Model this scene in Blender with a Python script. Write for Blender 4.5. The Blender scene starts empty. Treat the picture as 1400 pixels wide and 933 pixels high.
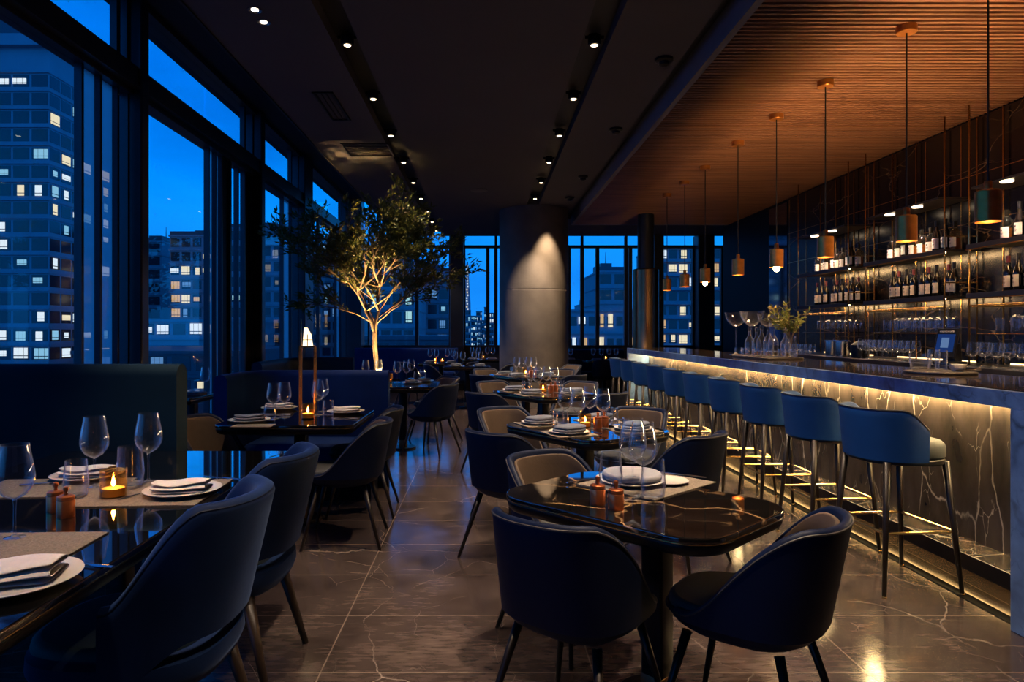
import bpy, bmesh, math, random
from mathutils import Vector, Matrix
random.seed(11)
R = math.radians
PI = math.pi
scene = bpy.context.scene
COL = scene.collection
# camera model: level camera looking along +Y, eye 1.38 m above the floor, 24 mm on 36 mm, vanishing point 662,452
F, VX, VY, EYE = 933.0, 662.0, 452.0, 1.38

def at(px, py, z):
    """point of the horizontal plane z that the photograph shows at px,py"""
    y = F * (EYE - z) / (py - VY)
    return ((px - VX) * y / F, y)

# ---------------------------------------------------------------- mesh helpers
class MB:
    def __init__(s):
        s.v, s.f, s.m = [], [], []
    def add(s, vs, fs, mi=0):
        b = len(s.v)
        s.v += [tuple(p) for p in vs]
        for f in fs:
            s.f.append(tuple(i + b for i in f)); s.m.append(mi)
        return s
    def box(s, x0, x1, y0, y1, z0, z1, mi=0):
        vs = [(x, y, z) for z in (z0, z1) for y in (y0, y1) for x in (x0, x1)]
        return s.add(vs, [(0, 2, 3, 1), (4, 5, 7, 6), (0, 1, 5, 4), (2, 6, 7, 3), (0, 4, 6, 2), (1, 3, 7, 5)], mi)
    def rings(s, rs, closed=True, cap0=True, cap1=True, mi=0):
        n = len(rs[0]); vs = [p for r in rs for p in r]; fs = []
        for k in range(len(rs) - 1):
            for i in range(n if closed else n - 1):
                j = (i + 1) % n
                fs.append((k * n + i, k * n + j, (k + 1) * n + j, (k + 1) * n + i))
        if cap0: fs.append(tuple(range(n - 1, -1, -1)))
        if cap1: fs.append(tuple((len(rs) - 1) * n + i for i in range(n)))
        return s.add(vs, fs, mi)
    def tube(s, path, r, n=8, closed=False, mi=0, flat=1.0):
        path = [Vector(p) for p in path]; m = len(path)
        rad = r if isinstance(r, (list, tuple)) else [r] * m
        tan = []
        for i in range(m):
            a = path[(i - 1) % m] if (closed or i > 0) else path[i]
            b = path[(i + 1) % m] if (closed or i < m - 1) else path[i]
            d = b - a
            tan.append(d.normalized() if d.length > 1e-9 else Vector((0, 0, 1)))
        up = Vector((0, 0, 1)) if abs(tan[0].z) < .9 else Vector((1, 0, 0))
        u = tan[0].cross(up).normalized(); rs = []
        for i in range(m):
            u = (u - tan[i] * u.dot(tan[i]))
            u = u.normalized() if u.length > 1e-6 else tan[i].orthogonal().normalized()
            w = tan[i].cross(u)
            rs.append([path[i] + (u * math.cos(2 * PI * k / n) + w * math.sin(2 * PI * k / n) * flat) * rad[i] for k in range(n)])
        if closed:
            rs.append(rs[0]); return s.rings(rs, True, False, False, mi)
        return s.rings(rs, True, True, True, mi)
    def cyl(s, p0, p1, r0, r1=None, n=12, mi=0):
        return s.tube([p0, p1], [r0, r0 if r1 is None else r1], n, mi=mi)
    def lathe(s, prof, n=20, loc=(0, 0, 0), mi=0):
        rs = [[(loc[0] + r * math.cos(2 * PI * k / n), loc[1] + r * math.sin(2 * PI * k / n), loc[2] + z) for k in range(n)] for r, z in prof]
        return s.rings(rs, True, prof[0][0] > 1e-6, prof[-1][0] > 1e-6, mi)
    def slab(s, outline, z0, z1, b=.004, mi=0, seg=3, b2=None):
        """outline(inset) -> list of xy; a slab with rounded top and bottom edges"""
        b2 = b if b2 is None else b2
        q = [PI / 2 * k / seg for k in range(seg + 1)]
        lo = [[(x, y, z0 + b2 * (1 - math.cos(a))) for x, y in outline(b2 * (1 - math.sin(a)))] for a in q]
        hi = [[(x, y, z1 - b + b * math.sin(a)) for x, y in outline(b * (1 - math.cos(a)))] for a in q]
        return s.rings(lo + hi, True, True, True, mi)
    def sweep(s, path, sec, closed=False, mi=0):
        """path: xy points; sec: (offset to the left of travel, z) closed loop"""
        n = len(path); rs = []
        for i in range(n):
            p = Vector(path[i]); a = Vector(path[max(i - 1, 0)]); b = Vector(path[min(i + 1, n - 1)])
            if closed: a = Vector(path[(i - 1) % n]); b = Vector(path[(i + 1) % n])
            t = (b - a).normalized(); nn = Vector((-t.y, t.x))
            k = 1.0
            if 0 < i < n - 1 or closed:
                t1 = (p - a).normalized(); c = max(.5, t.dot(t1)); k = 1 / c
            rs.append([(p.x + nn.x * o * k, p.y + nn.y * o * k, z) for o, z in sec])
        if closed:
            rs.append(rs[0]); return s.rings(rs, True, False, False, mi)
        return s.rings(rs, True, True, True, mi)
    def build(s, name, mats, parent=None, smooth=True, angle=35, bevel=0, sub=0, loc=None, rotz=0):
        me = bpy.data.meshes.new(name)
        me.from_pydata(s.v, [], s.f)
        if not isinstance(mats, (list, tuple)): mats = [mats]
        for m in mats: me.materials.append(m)
        if len(mats) > 1: me.polygons.foreach_set('material_index', s.m)
        bm = bmesh.new(); bm.from_mesh(me)
        bmesh.ops.recalc_face_normals(bm, faces=bm.faces)
        bm.to_mesh(me); bm.free()
        if smooth:
            me.polygons.foreach_set('use_smooth', [True] * len(me.polygons))
            me.set_sharp_from_angle(angle=R(angle))
            for p in me.polygons:                       # flat caps stay flat
                if len(p.vertices) > 8: p.use_smooth = False
        o = bpy.data.objects.new(name, me); COL.objects.link(o)
        if parent is not None: o.parent = parent
        if loc is not None: o.location = loc
        if rotz: o.rotation_euler = (0, 0, rotz)
        if bevel:
            md = o.modifiers.new('Bevel', 'BEVEL'); md.width = bevel; md.segments = 2; md.limit_method = 'ANGLE'
        if sub:
            md = o.modifiers.new('Sub', 'SUBSURF'); md.levels = sub; md.render_levels = sub
        return o

def rrect(hx, hy, r, n=6):
    def f(ins=0.0):
        a, b = hx - ins, hy - ins; rr = max(.0005, r - ins); pts = []
        for q, (sx, sy) in enumerate(((1, 1), (-1, 1), (-1, -1), (1, -1))):
            for k in range(n + 1):
                t = PI / 2 * (q + k / n)
                pts.append((sx * (a - rr) + rr * math.cos(t), sy * (b - rr) + rr * math.sin(t)))
        return pts
    return f
def superell(hx, hy, e=3.0, n=36):
    def f(ins=0.0):
        a, b = hx - ins, hy - ins; pts = []
        for k in range(n):
            t = 2 * PI * k / n; c, s_ = math.cos(t), math.sin(t)
            q = (abs(c) ** e + abs(s_) ** e) ** (-1 / e)
            pts.append((a * q * c, b * q * s_))
        return pts
    return f
def circle(r, n=32):
    return lambda ins=0.0: [((r - ins) * math.cos(2 * PI * k / n), (r - ins) * math.sin(2 * PI * k / n)) for k in range(n)]

def tag(o, label=None, cat=None, group=None, kind=None):
    if label: o['label'] = label
    if cat: o['category'] = cat
    if group: o['group'] = group
    if kind: o['kind'] = kind
    return o
def thing(name, label, cat, loc=(0, 0, 0), rotz=0, group=None, kind=None):
    o = bpy.data.objects.new(name, None); COL.objects.link(o)
    o.location = loc; o.rotation_euler = (0, 0, rotz); o.empty_display_size = .1
    return tag(o, label, cat, group, kind)
def struct(o, label=None):
    o['kind'] = 'structure'
    if label: o['label'] = label
    return o
def dup(o, loc=None, rotz=None, label=None, group=None, parent=None, scale=None):
    c = o.copy(); COL.objects.link(c)
    if parent is not None: c.parent = parent
    for ch in o.children: dup(ch, parent=c)
    if loc is not None: c.location = loc
    if rotz is not None: c.rotation_euler = (0, 0, rotz)
    if scale is not None: c.scale = scale if isinstance(scale, tuple) else (scale,) * 3
    if label: c['label'] = label
    if group: c['group'] = group
    return c
class Kind:
    """first placing uses the prototype itself, later ones are copies"""
    def __init__(s, make): s.make, s.proto = make, None
    def place(s, loc, rotz=0, label=None, group=None, scale=None):
        if s.proto is None:
            s.proto = s.make(); o = s.proto
            o.location = loc; o.rotation_euler = (0, 0, rotz)
            if scale is not None: o.scale = (scale,) * 3 if not isinstance(scale, tuple) else scale
            return tag(o, label, None, group)
        o = dup(s.proto, loc, rotz, label, group, scale=scale)
        if scale is None: o.scale = (1, 1, 1)
        return o
ORD = 'first second third fourth fifth sixth seventh eighth ninth tenth eleventh twelfth thirteenth fourteenth fifteenth sixteenth seventeenth eighteenth nineteenth twentieth'.split()

# ---------------------------------------------------------------- materials
def newmat(name):
    m = bpy.data.materials.new(name); m.use_nodes = True
    nt = m.node_tree
    return m, nt, nt.nodes, nt.links, nt.nodes['Principled BSDF']
def ramp(nodes, stops):
    r = nodes.new('ShaderNodeValToRGB'); e = r.color_ramp.elements
    while len(e) < len(stops): e.new(.5)
    for k, (p, c) in enumerate(stops):
        e[k].position = p; e[k].color = (*c, 1) if len(c) == 3 else c
    return r
def coords(nt, scale=(1, 1, 1), kind='Object', rot=(0, 0, 0)):
    tc = nt.nodes.new('ShaderNodeTexCoord'); mp = nt.nodes.new('ShaderNodeMapping')
    mp.inputs['Scale'].default_value = scale; mp.inputs['Rotation'].default_value = rot
    nt.links.new(tc.outputs[kind], mp.inputs['Vector'])
    return mp.outputs['Vector']
def plain(name, col, rough=.5, metal=0.0, var=.15, nscale=8.0, bump=0.0, spec=.5, sheen=0.0, coat=0.0):
    m, nt, nd, lk, b = newmat(name)
    v = coords(nt)
    n = nd.new('ShaderNodeTexNoise'); n.inputs['Scale'].default_value = nscale; n.inputs['Detail'].default_value = 4
    lk.new(v, n.inputs['Vector'])
    lo = tuple(c * (1 - var) for c in col); hi = tuple(min(1, c * (1 + var)) for c in col)
    r = ramp(nd, [(.3, lo), (.7, hi)]); lk.new(n.outputs['Fac'], r.inputs['Fac']); lk.new(r.outputs['Color'], b.inputs['Base Color'])
    b.inputs['Roughness'].default_value = rough; b.inputs['Metallic'].default_value = metal
    b.inputs['Specular IOR Level'].default_value = spec
    if sheen:
        b.inputs['Sheen Weight'].default_value = sheen; b.inputs['Sheen Roughness'].default_value = .35; b.inputs['Sheen Tint'].default_value = (.3, .48, 1, 1)
    if coat: b.inputs['Coat Weight'].default_value = coat
    if bump:
        n2 = nd.new('ShaderNodeTexNoise'); n2.inputs['Scale'].default_value = nscale * 12; lk.new(v, n2.inputs['Vector'])
        bp = nd.new('ShaderNodeBump'); bp.inputs['Strength'].default_value = bump; bp.inputs['Distance'].default_value = .002
        lk.new(n2.outputs['Fac'], bp.inputs['Height']); lk.new(bp.outputs['Normal'], b.inputs['Normal'])
    return m
def marble(name, base, dark, vein, scale=1.6, rough=.15, width=.02, vein2=.5, stretch=(1, 1, 1), rot=(0, 0, .6), spec=.5, coat=0):
    m, nt, nd, lk, b = newmat(name)
    v = coords(nt, stretch, rot=rot)
    n0 = nd.new('ShaderNodeTexNoise'); n0.inputs['Scale'].default_value = scale * 1.5; n0.inputs['Detail'].default_value = 6
    lk.new(v, n0.inputs['Vector'])
    mixv = nd.new('ShaderNodeMix'); mixv.data_type = 'VECTOR'; mixv.inputs['Factor'].default_value = .22
    lk.new(v, mixv.inputs['A']); lk.new(n0.outputs['Color'], mixv.inputs['B'])
    vo = nd.new('ShaderNodeTexVoronoi'); vo.feature = 'DISTANCE_TO_EDGE'; vo.inputs['Scale'].default_value = scale
    lk.new(mixv.outputs['Result'], vo.inputs['Vector'])
    rv = ramp(nd, [(0, (1, 1, 1)), (width, (0, 0, 0))]); lk.new(vo.outputs['Distance'], rv.inputs['Fac'])
    n1 = nd.new('ShaderNodeTexNoise'); n1.inputs['Scale'].default_value = scale * 1.1; n1.inputs['Detail'].default_value = 3; lk.new(v, n1.inputs['Vector'])
    rn = ramp(nd, [(.42, (0, 0, 0)), (.62, (1, 1, 1))]); lk.new(n1.outputs['Fac'], rn.inputs['Fac'])
    mul = nd.new('ShaderNodeMath'); mul.operation = 'MULTIPLY'; lk.new(rv.outputs['Color'], mul.inputs[0]); lk.new(rn.outputs['Color'], mul.inputs[1])
    # hair veins
    vo2 = nd.new('ShaderNodeTexVoronoi'); vo2.feature = 'DISTANCE_TO_EDGE'; vo2.inputs['Scale'].default_value = scale * 3.1
    lk.new(mixv.outputs['Result'], vo2.inputs['Vector'])
    rv2 = ramp(nd, [(0, (vein2,) * 3), (width * .8, (0, 0, 0))]); lk.new(vo2.outputs['Distance'], rv2.inputs['Fac'])
    n3 = nd.new('ShaderNodeTexNoise'); n3.inputs['Scale'].default_value = scale * 2.3; lk.new(v, n3.inputs['Vector'])
    rn3 = ramp(nd, [(.5, (0, 0, 0)), (.66, (1, 1, 1))]); lk.new(n3.outputs['Fac'], rn3.inputs['Fac'])
    mul2 = nd.new('ShaderNodeMath'); mul2.operation = 'MULTIPLY'; lk.new(rv2.outputs['Color'], mul2.inputs[0]); lk.new(rn3.outputs['Color'], mul2.inputs[1])
    mx = nd.new('ShaderNodeMath'); mx.operation = 'MAXIMUM'; lk.new(mul.outputs[0], mx.inputs[0]); lk.new(mul2.outputs[0], mx.inputs[1])
    n2 = nd.new('ShaderNodeTexNoise'); n2.inputs['Scale'].default_value = scale * 2.5; n2.inputs['Detail'].default_value = 8; lk.new(v, n2.inputs['Vector'])
    rb = ramp(nd, [(.3, dark), (.7, base)]); lk.new(n2.outputs['Fac'], rb.inputs['Fac'])
    mc = nd.new('ShaderNodeMix'); mc.data_type = 'RGBA'
    lk.new(mx.outputs[0], mc.inputs['Factor']); lk.new(rb.outputs['Color'], mc.inputs['A']); mc.inputs['B'].default_value = (*vein, 1)
    lk.new(mc.outputs['Result'], b.inputs['Base Color'])
    b.inputs['Roughness'].default_value = rough; b.inputs['Specular IOR Level'].default_value = spec
    if coat: b.inputs['Coat Weight'].default_value = coat; b.inputs['Coat Roughness'].default_value = .03
    return m, nt, nd, lk, b, mc
def emit(name, col, strength):
    m = bpy.data.materials.new(name); m.use_nodes = True; nt = m.node_tree; nt.nodes.clear()
    e = nt.nodes.new('ShaderNodeEmission'); e.inputs['Color'].default_value = (*col, 1); e.inputs['Strength'].default_value = strength
    o = nt.nodes.new('ShaderNodeOutputMaterial'); nt.links.new(e.outputs[0], o.inputs[0])
    return m
def thin_glass(name, tint=(1, 1, 1), ior=1.5, rough=0.0, boost=1.0, bias=0.0, rim=0.0):
    m = bpy.data.materials.new(name); m.use_nodes = True; nt = m.node_tree; nd = nt.nodes; lk = nt.links; nd.clear()
    t = nd.new('ShaderNodeBsdfTransparent'); t.inputs['Color'].default_value = (*tint, 1)
    g = nd.new('ShaderNodeBsdfGlossy'); g.inputs['Roughness'].default_value = rough; g.inputs['Color'].default_value = (1, 1, 1, 1)
    fr = nd.new('ShaderNodeFresnel'); fr.inputs['IOR'].default_value = ior
    ma = nd.new('ShaderNodeMath'); ma.operation = 'MULTIPLY_ADD'; ma.inputs[1].default_value = boost; ma.inputs[2].default_value = bias; ma.use_clamp = True
    lk.new(fr.outputs[0], ma.inputs[0])
    mx = nd.new('ShaderNodeMixShader'); o = nd.new('ShaderNodeOutputMaterial')
    # the sheet reflects at its front face only, so light leaving it is not trapped inside
    ge = nd.new('ShaderNodeNewGeometry'); inv = nd.new('ShaderNodeMath'); inv.operation = 'SUBTRACT'; inv.inputs[0].default_value = 1
    lk.new(ge.outputs['Backfacing'], inv.inputs[1]); mu = nd.new('ShaderNodeMath'); mu.operation = 'MULTIPLY'
    lk.new(ma.outputs[0], mu.inputs[0]); lk.new(inv.outputs[0], mu.inputs[1])
    gl_out = g.outputs[0]
    if rim:
        df = nd.new('ShaderNodeBsdfDiffuse'); df.inputs['Color'].default_value = (.85, .88, .92, 1)  # white diffuse stands in for bright light refracted at glass rims
        mg_ = nd.new('ShaderNodeMixShader'); mg_.inputs[0].default_value = .17; lk.new(g.outputs[0], mg_.inputs[1]); lk.new(df.outputs[0], mg_.inputs[2]); gl_out = mg_.outputs[0]
        lw = nd.new('ShaderNodeLayerWeight'); lw.inputs['Blend'].default_value = .18
        sq = nd.new('ShaderNodeMath'); sq.operation = 'POWER'; sq.inputs[1].default_value = 2.0; lk.new(lw.outputs['Facing'], sq.inputs[0])
        pw = nd.new('ShaderNodeMath'); pw.operation = 'MULTIPLY_ADD'; pw.inputs[1].default_value = rim; pw.inputs[2].default_value = bias; pw.use_clamp = True
        lk.new(sq.outputs[0], pw.inputs[0]); mu = pw
    lk.new(mu.outputs[0], mx.inputs[0]); lk.new(t.outputs[0], mx.inputs[1]); lk.new(gl_out, mx.inputs[2]); lk.new(mx.outputs[0], o.inputs[0])
    return m

M = {}
# floor: brown stone with pale veins, tiles 1.1 x 0.55
m, nt, nd, lk, b, mc = marble('floor_stone', (.085, .062, .055), (.042, .030, .028), (.3, .25, .22), scale=1.25, rough=.24, width=.0013, vein2=1.0, rot=(0, 0, .4))
bk = nd.new('ShaderNodeTexBrick'); bk.offset = 0.0; bk.inputs['Scale'].default_value = 1; bk.inputs['Brick Width'].default_value = 1.1; bk.inputs['Row Height'].default_value = .55
bk.inputs['Mortar Size'].default_value = .003; bk.inputs['Color1'].default_value = (0, 0, 0, 1); bk.inputs['Color2'].default_value = (0, 0, 0, 1); bk.inputs['Mortar'].default_value = (1, 1, 1, 1)
tc = nd.new('ShaderNodeTexCoord'); mp = nd.new('ShaderNodeMapping'); mp.inputs['Location'].default_value = (.66 + 1.1, .0, 0)
lk.new(tc.outputs['Object'], mp.inputs['Vector']); lk.new(mp.outputs[0], bk.inputs['Vector'])
mg = nd.new('ShaderNodeMix'); mg.data_type = 'RGBA'; lk.new(bk.outputs['Color'], mg.inputs['Factor']); lk.new(mc.outputs['Result'], mg.inputs['A']); mg.inputs['B'].default_value = (.2, .155, .125, 1)
lk.new(mg.outputs['Result'], b.inputs['Base Color'])
nr = nd.new('ShaderNodeTexNoise'); nr.inputs['Scale'].default_value = 5; nr.inputs['Detail'].default_value = 6
lk.new(tc.outputs['Object'], nr.inputs['Vector'])
rr = ramp(nd, [(.3, (.1,) * 3), (.75, (.22,) * 3)]); lk.new(nr.outputs['Fac'], rr.inputs['Fac']); lk.new(rr.outputs['Color'], b.inputs['Roughness'])
nb = nd.new('ShaderNodeTexNoise'); nb.inputs['Scale'].default_value = 30; nb.inputs['Detail'].default_value = 6
sc_ = nd.new('ShaderNodeMapping'); sc_.inputs['Scale'].default_value = (.35, 1.6, 1); lk.new(tc.outputs['Object'], sc_.inputs['Vector']); lk.new(sc_.outputs[0], nb.inputs['Vector'])
bp = nd.new('ShaderNodeBump'); b.inputs['IOR'].default_value = 1.5; bp.inputs['Strength'].default_value = .05; bp.inputs['Distance'].default_value = .003
st = ramp(nd, [(.38, (.66, .65, .64)), (.7, (1.34, 1.32, 1.3))]); lk.new(nb.outputs['Fac'], st.inputs['Fac'])
ms = nd.new('ShaderNodeMix'); ms.data_type = 'RGBA'; ms.blend_type = 'MULTIPLY'; ms.inputs['Factor'].default_value = 1
lk.new(mg.outputs['Result'], ms.inputs['A']); lk.new(st.outputs['Color'], ms.inputs['B']); lk.new(ms.outputs['Result'], b.inputs['Base Color'])
M['floor'] = m
M['table'] = marble('black_gold_marble', (.011, .009, .008), (.004, .0035, .003), (.62, .36, .16), scale=2.6, rough=.02, width=.016, vein2=.7, spec=.9, rot=(0, 0, .9), coat=.6)[0]
M['table_plain'] = marble('black_polished_stone', (.006, .006, .007), (.003, .003, .003), (.05, .04, .03), scale=1.4, rough=.02, width=.01, vein2=.3, spec=1.0, coat=1)[0]
M['bar_stone'] = marble('dark_vein_marble', (.085, .066, .05), (.03, .024, .019), (.66, .58, .46), scale=2.1, rough=.22, width=.014, vein2=.9, stretch=(1, 1.5, .6), rot=(.7, 0, 0))[0]
M['bar_edge'] = marble('grey_blue_marble', (.14, .25, .48), (.06, .12, .25), (.025, .05, .1), scale=3.4, rough=.28, width=.06, vein2=.8)[0]
M['bar_top'] = marble('glossy_bar_top', (.03, .024, .02), (.012, .01, .009), (.2, .14, .08), scale=1.6, rough=.05, width=.012, vein2=.4, spec=.7)[0]
M['wall_marble'] = marble('bar_wall_marble', (.012, .009, .007), (.004, .003, .0025), (.3, .18, .08), scale=2.0, rough=.24, width=.007, vein2=.6, spec=.7, stretch=(1, .45, 1.3), rot=(.35, 0, 0))[0]
M['concrete'] = plain('concrete', (.17, .145, .125), .75, var=.22, nscale=3.0, bump=.5)
M['ceiling'] = plain('ceiling_paint', (.095, .084, .087), .8, var=.05, nscale=1.5)
M['border'] = plain('ceiling_border', (.24, .225, .24), .7, var=.05)
M['ceil_dark'] = plain('ceiling_dark', (.022, .022, .026), .6, var=.1)
M['slot'] = plain('track_black', (.006, .006, .006), .5, var=.1)
M['inlay'] = plain('floor_inlay', (.006, .006, .006), .8, var=.1, spec=.05)
M['black_metal'] = plain('black_metal', (.012, .012, .014), .35, .6, var=.1)
M['dark_wall'] = plain('dark_wall', (.006, .006, .008), .5, var=.1, nscale=2, spec=.12)
M['frame'] = plain('window_frame', (.028, .032, .042), .35, .4, var=.1)
M['frame_warm'] = plain('beam_bronze', (.055, .045, .04), .35, .5, var=.1)
M['sill_dark'] = plain('sill_dark', (.03, .03, .034), .5)
M['brass'] = plain('brushed_brass', (.9, .54, .19), .26, 1.0, var=.12, nscale=20)
M['lamp_brass'] = plain('lamp_brass', (.62, .235, .055), .32, .68, var=.12, nscale=20, spec=.2)
M['copper'] = plain('copper', (.6, .17, .06), .3, .8, var=.1, nscale=20)
M['bronze'] = plain('bronze_cladding', (.34, .22, .12), .32, 1.0, var=.15, nscale=4)
M['mirror'] = plain('dark_mirror', (.35, .36, .4), .06, 1.0, var=.05)
M['steel'] = plain('steel', (.62, .62, .64), .18, 1.0, var=.05)
M['navy'] = plain('navy_velvet', (.003, .016, .07), .7, var=.2, nscale=5, bump=.15, spec=.14, sheen=.35)
M['booth_blue'] = plain('booth_blue_velvet', (.003, .02, .105), .7, var=.2, nscale=4, bump=.12, spec=.12, sheen=.25)
M['navy_deep'] = plain('navy_leather', (.002, .007, .028), .55, var=.15, nscale=6, bump=.12, spec=.18)
M['stool_blue'] = plain('stool_blue_velvet', (.003, .036, .14), .6, var=.12, nscale=5, bump=.1, spec=.2)
M['stool_seat'] = plain('stool_seat_fabric', (.02, .024, .023), .7, var=.15, nscale=9, bump=.2)
M['teal'] = plain('teal_velvet', (.003, .016, .027), .7, var=.2, nscale=4, bump=.1, spec=.15)
M['taupe'] = plain('taupe_fabric', (.075, .045, .026), .75, var=.18, nscale=7, bump=.25)
M['seat_dark'] = plain('seat_dark_fabric', (.03, .03, .03), .75, var=.18, nscale=7, bump=.25)
M['seat_teal'] = plain('seat_teal_fabric', (.035, .06, .07), .7, var=.15, nscale=9, bump=.25, sheen=.2)
M['piping'] = plain('piping', (.03, .027, .028), .6)
M['leg'] = plain('chair_leg_dark', (.02, .014, .011), .38, .3, var=.15)
M['leg_wood'] = plain('chair_leg_wood', (.03, .018, .012), .4, var=.2, nscale=12)
M['linen'] = plain('linen', (.72, .66, .6), .85, var=.06, nscale=40, bump=.3)
M['linen_grey'] = plain('linen_grey', (.12, .13, .16), .85, var=.08, nscale=40, bump=.3)
M['ceramic'] = plain('ceramic', (.66, .6, .52), .25, var=.05)
M['stoneware'] = plain('stoneware', (.36, .34, .34), .4, var=.1, nscale=15)
M['mat'] = plain('woven_mat', (.2, .155, .11), .85, var=.35, nscale=160, bump=.6)
M['wax'] = plain('candle_wax', (.8, .55, .25), .5)
M['bark'] = plain('bark', (.16, .1, .055), .8, var=.35, nscale=14, bump=.5)
M['plank'] = plain('shelf_wood', (.022, .018, .018), .35, var=.15)
M['back_counter'] = plain('back_counter_stone', (.035, .028, .026), .22, var=.2)
M['bottle'] = plain('bottle_dark_glass', (.007, .006, .006), .08, var=.1, spec=.8)
M['bottle_red'] = plain('bottle_cap_foil', (.09, .012, .012), .35)
M['bottle_amber'] = plain('bottle_amber', (.16, .06, .012), .1, var=.2, spec=.8)
M['label_paper'] = plain('label_paper', (.72, .6, .45), .75, var=.08, nscale=30)
M['label_ink'] = plain('label_ink', (.06, .04, .03), .7)
M['glass'] = thin_glass('drinking_glass', (.97, .98, 1), 1.5, .03, 1.5, .014, 3.4)
M['glass_clear'] = thin_glass('decanter_glass', (.95, .95, .96), 1.5, .04, 1.6, .03, 3.2)
M['pane'] = thin_glass('window_pane', (.93, .96, 1), 1.45, 0, .8)
M['amber_glass'] = thin_glass('amber_glass', (1, .8, .5), 1.5, .04, 1.3, .02, 1.6)
# pale fin: frosted outer face that scatters the daylight, clear elsewhere
m = bpy.data.materials.new('frosted_fin'); m.use_nodes = True; nt = m.node_tree; nd = nt.nodes; lk = nt.links; nd.clear()
d1 = nd.new('ShaderNodeBsdfTranslucent'); d1.inputs['Color'].default_value = (.5, .54, .6, 1)
d3 = nd.new('ShaderNodeBsdfTransparent'); d3.inputs['Color'].default_value = (.8, .88, 1, 1)
mx = nd.new('ShaderNodeMixShader'); mx.inputs[0].default_value = .22; oo = nd.new('ShaderNodeOutputMaterial')
lk.new(d1.outputs[0], mx.inputs[1]); lk.new(d3.outputs[0], mx.inputs[2]); lk.new(mx.outputs[0], oo.inputs[0])
M['fin'] = m
M['clear'] = thin_glass('clear_face', (1, 1, 1), 1.45, 0, .5)
# leaves
m = bpy.data.materials.new('leaf'); m.use_nodes = True; nt = m.node_tree; nd = nt.nodes; lk = nt.links; nd.clear()
n = nd.new('ShaderNodeTexNoise'); n.inputs['Scale'].default_value = 6; lk.new(coords(nt), n.inputs['Vector'])
r = ramp(nd, [(.3, (.05, .07, .012)), (.7, (.16, .15, .03))]); lk.new(n.outputs['Fac'], r.inputs['Fac'])
d = nd.new('ShaderNodeBsdfPrincipled'); d.inputs['Roughness'].default_value = .45; lk.new(r.outputs['Color'], d.inputs['Base Color'])
t = nd.new('ShaderNodeBsdfTranslucent'); lk.new(r.outputs['Color'], t.inputs['Color'])
mx = nd.new('ShaderNodeMixShader'); mx.inputs[0].default_value = .35; oo = nd.new('ShaderNodeOutputMaterial')
lk.new(d.outputs[0], mx.inputs[1]); lk.new(t.outputs[0], mx.inputs[2]); lk.new(mx.outputs[0], oo.inputs[0])
M['leaf'] = m
# ceiling slats: orange brown timber
m, nt, nd, lk, b = newmat('slat_timber')
n = nd.new('ShaderNodeTexNoise'); n.inputs['Scale'].default_value = 3; n.inputs['Detail'].default_value = 8
lk.new(coords(nt, (.6, 9, 9)), n.inputs['Vector']); r = ramp(nd, [(.3, (.2, .085, .045)), (.7, (.38, .18, .1))])
lk.new(n.outputs['Fac'], r.inputs['Fac']); lk.new(r.outputs['Color'], b.inputs['Base Color']); b.inputs['Roughness'].default_value = .42
M['slat'] = m
# lights
WARM = (1, .62, .28)
M['e_spot'] = emit('spot_glow', (1, .74, .46), 6)
M['e_spot_cool'] = emit('spot_glow_cool', (1, .86, .72), 5)
M['e_bulb'] = emit('bulb_glow', (1, .66, .3), 40)
M['e_strip'] = emit('led_strip', (1, .68, .3), 170)
M['e_flame'] = emit('flame', (1, .5, .15), 120)
M['e_lantern'] = emit('lantern_glow', (1, .72, .42), 2.6)
M['e_screen'] = emit('screen_blue', (.03, .1, .45), .3)
M['e_screen2'] = emit('screen_icon', (.25, .45, .9), .4)
M['e_win'] = [emit('lit_window_%d' % k, c, s) for k, (c, s) in enumerate((((1, .84, .55), 1.0), ((.85, .95, 1), 1.0), ((.35, .75, 1), .75), ((.55, .95, .95), .75), ((1, .62, .3), .7), ((.2, .5, 1), .5)))]
M['facade'] = plain('facade', (.3, .33, .37), .6, var=.12, nscale=.2)
M['facade_light'] = plain('facade_light', (.34, .36, .4), .7, var=.08, nscale=.2)
M['facade_dark'] = plain('facade_dark', (.09, .1, .12), .5, var=.12, nscale=.2)
M['city_glass'] = plain('city_window_glass', (.02, .025, .035), .12, var=.2, nscale=.5, spec=.7)
M['city_ground'] = plain('city_ground', (.03, .03, .035), .8)
# ================================================================ ROOM SHELL
XL, XR, YB, YF = -3.2, 4.9, 16.2, -3.2
ZC = 3.62
struct(MB().box(XL - .4, 6.6, YF - .2, YB + .35, -.12, 0).build('floor', M['floor'], smooth=False))
# black inlay line in the floor along the bar
# ceiling: slabs between black light slots
c = MB()
Z1 = ZC + .1
c.box(-1.97, -1.175, YF, YB, ZC, Z1); c.box(-.976, .758, YF, YB, ZC, Z1); c.box(.971, 1.62, YF, YB, ZC, Z1)
c.box(.758, .971, 12.1, YB, ZC, Z1); c.box(1.62, 6.6, 13.7, YB, ZC, Z1)
c.box(-2.05, -1.97, YF, YB, ZC, 4.5)
struct(c.build('ceiling', M['ceiling'], smooth=False))
struct(MB().box(-2.0, 6.6, YF, YB, Z1, Z1 + .1).build('trim_1', M['slot'], smooth=False))
struct(MB().box(XL - .3, -2.05, YF, YB, 4.42, 4.52).build('trim_2', M['ceil_dark'], smooth=False))
# bronze shadow line along the ceiling edge
struct(MB().box(-2.07, -2.05, YF, YB, ZC - .012, ZC + .06).build('trim_3', M['frame_warm'], smooth=False))
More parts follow.
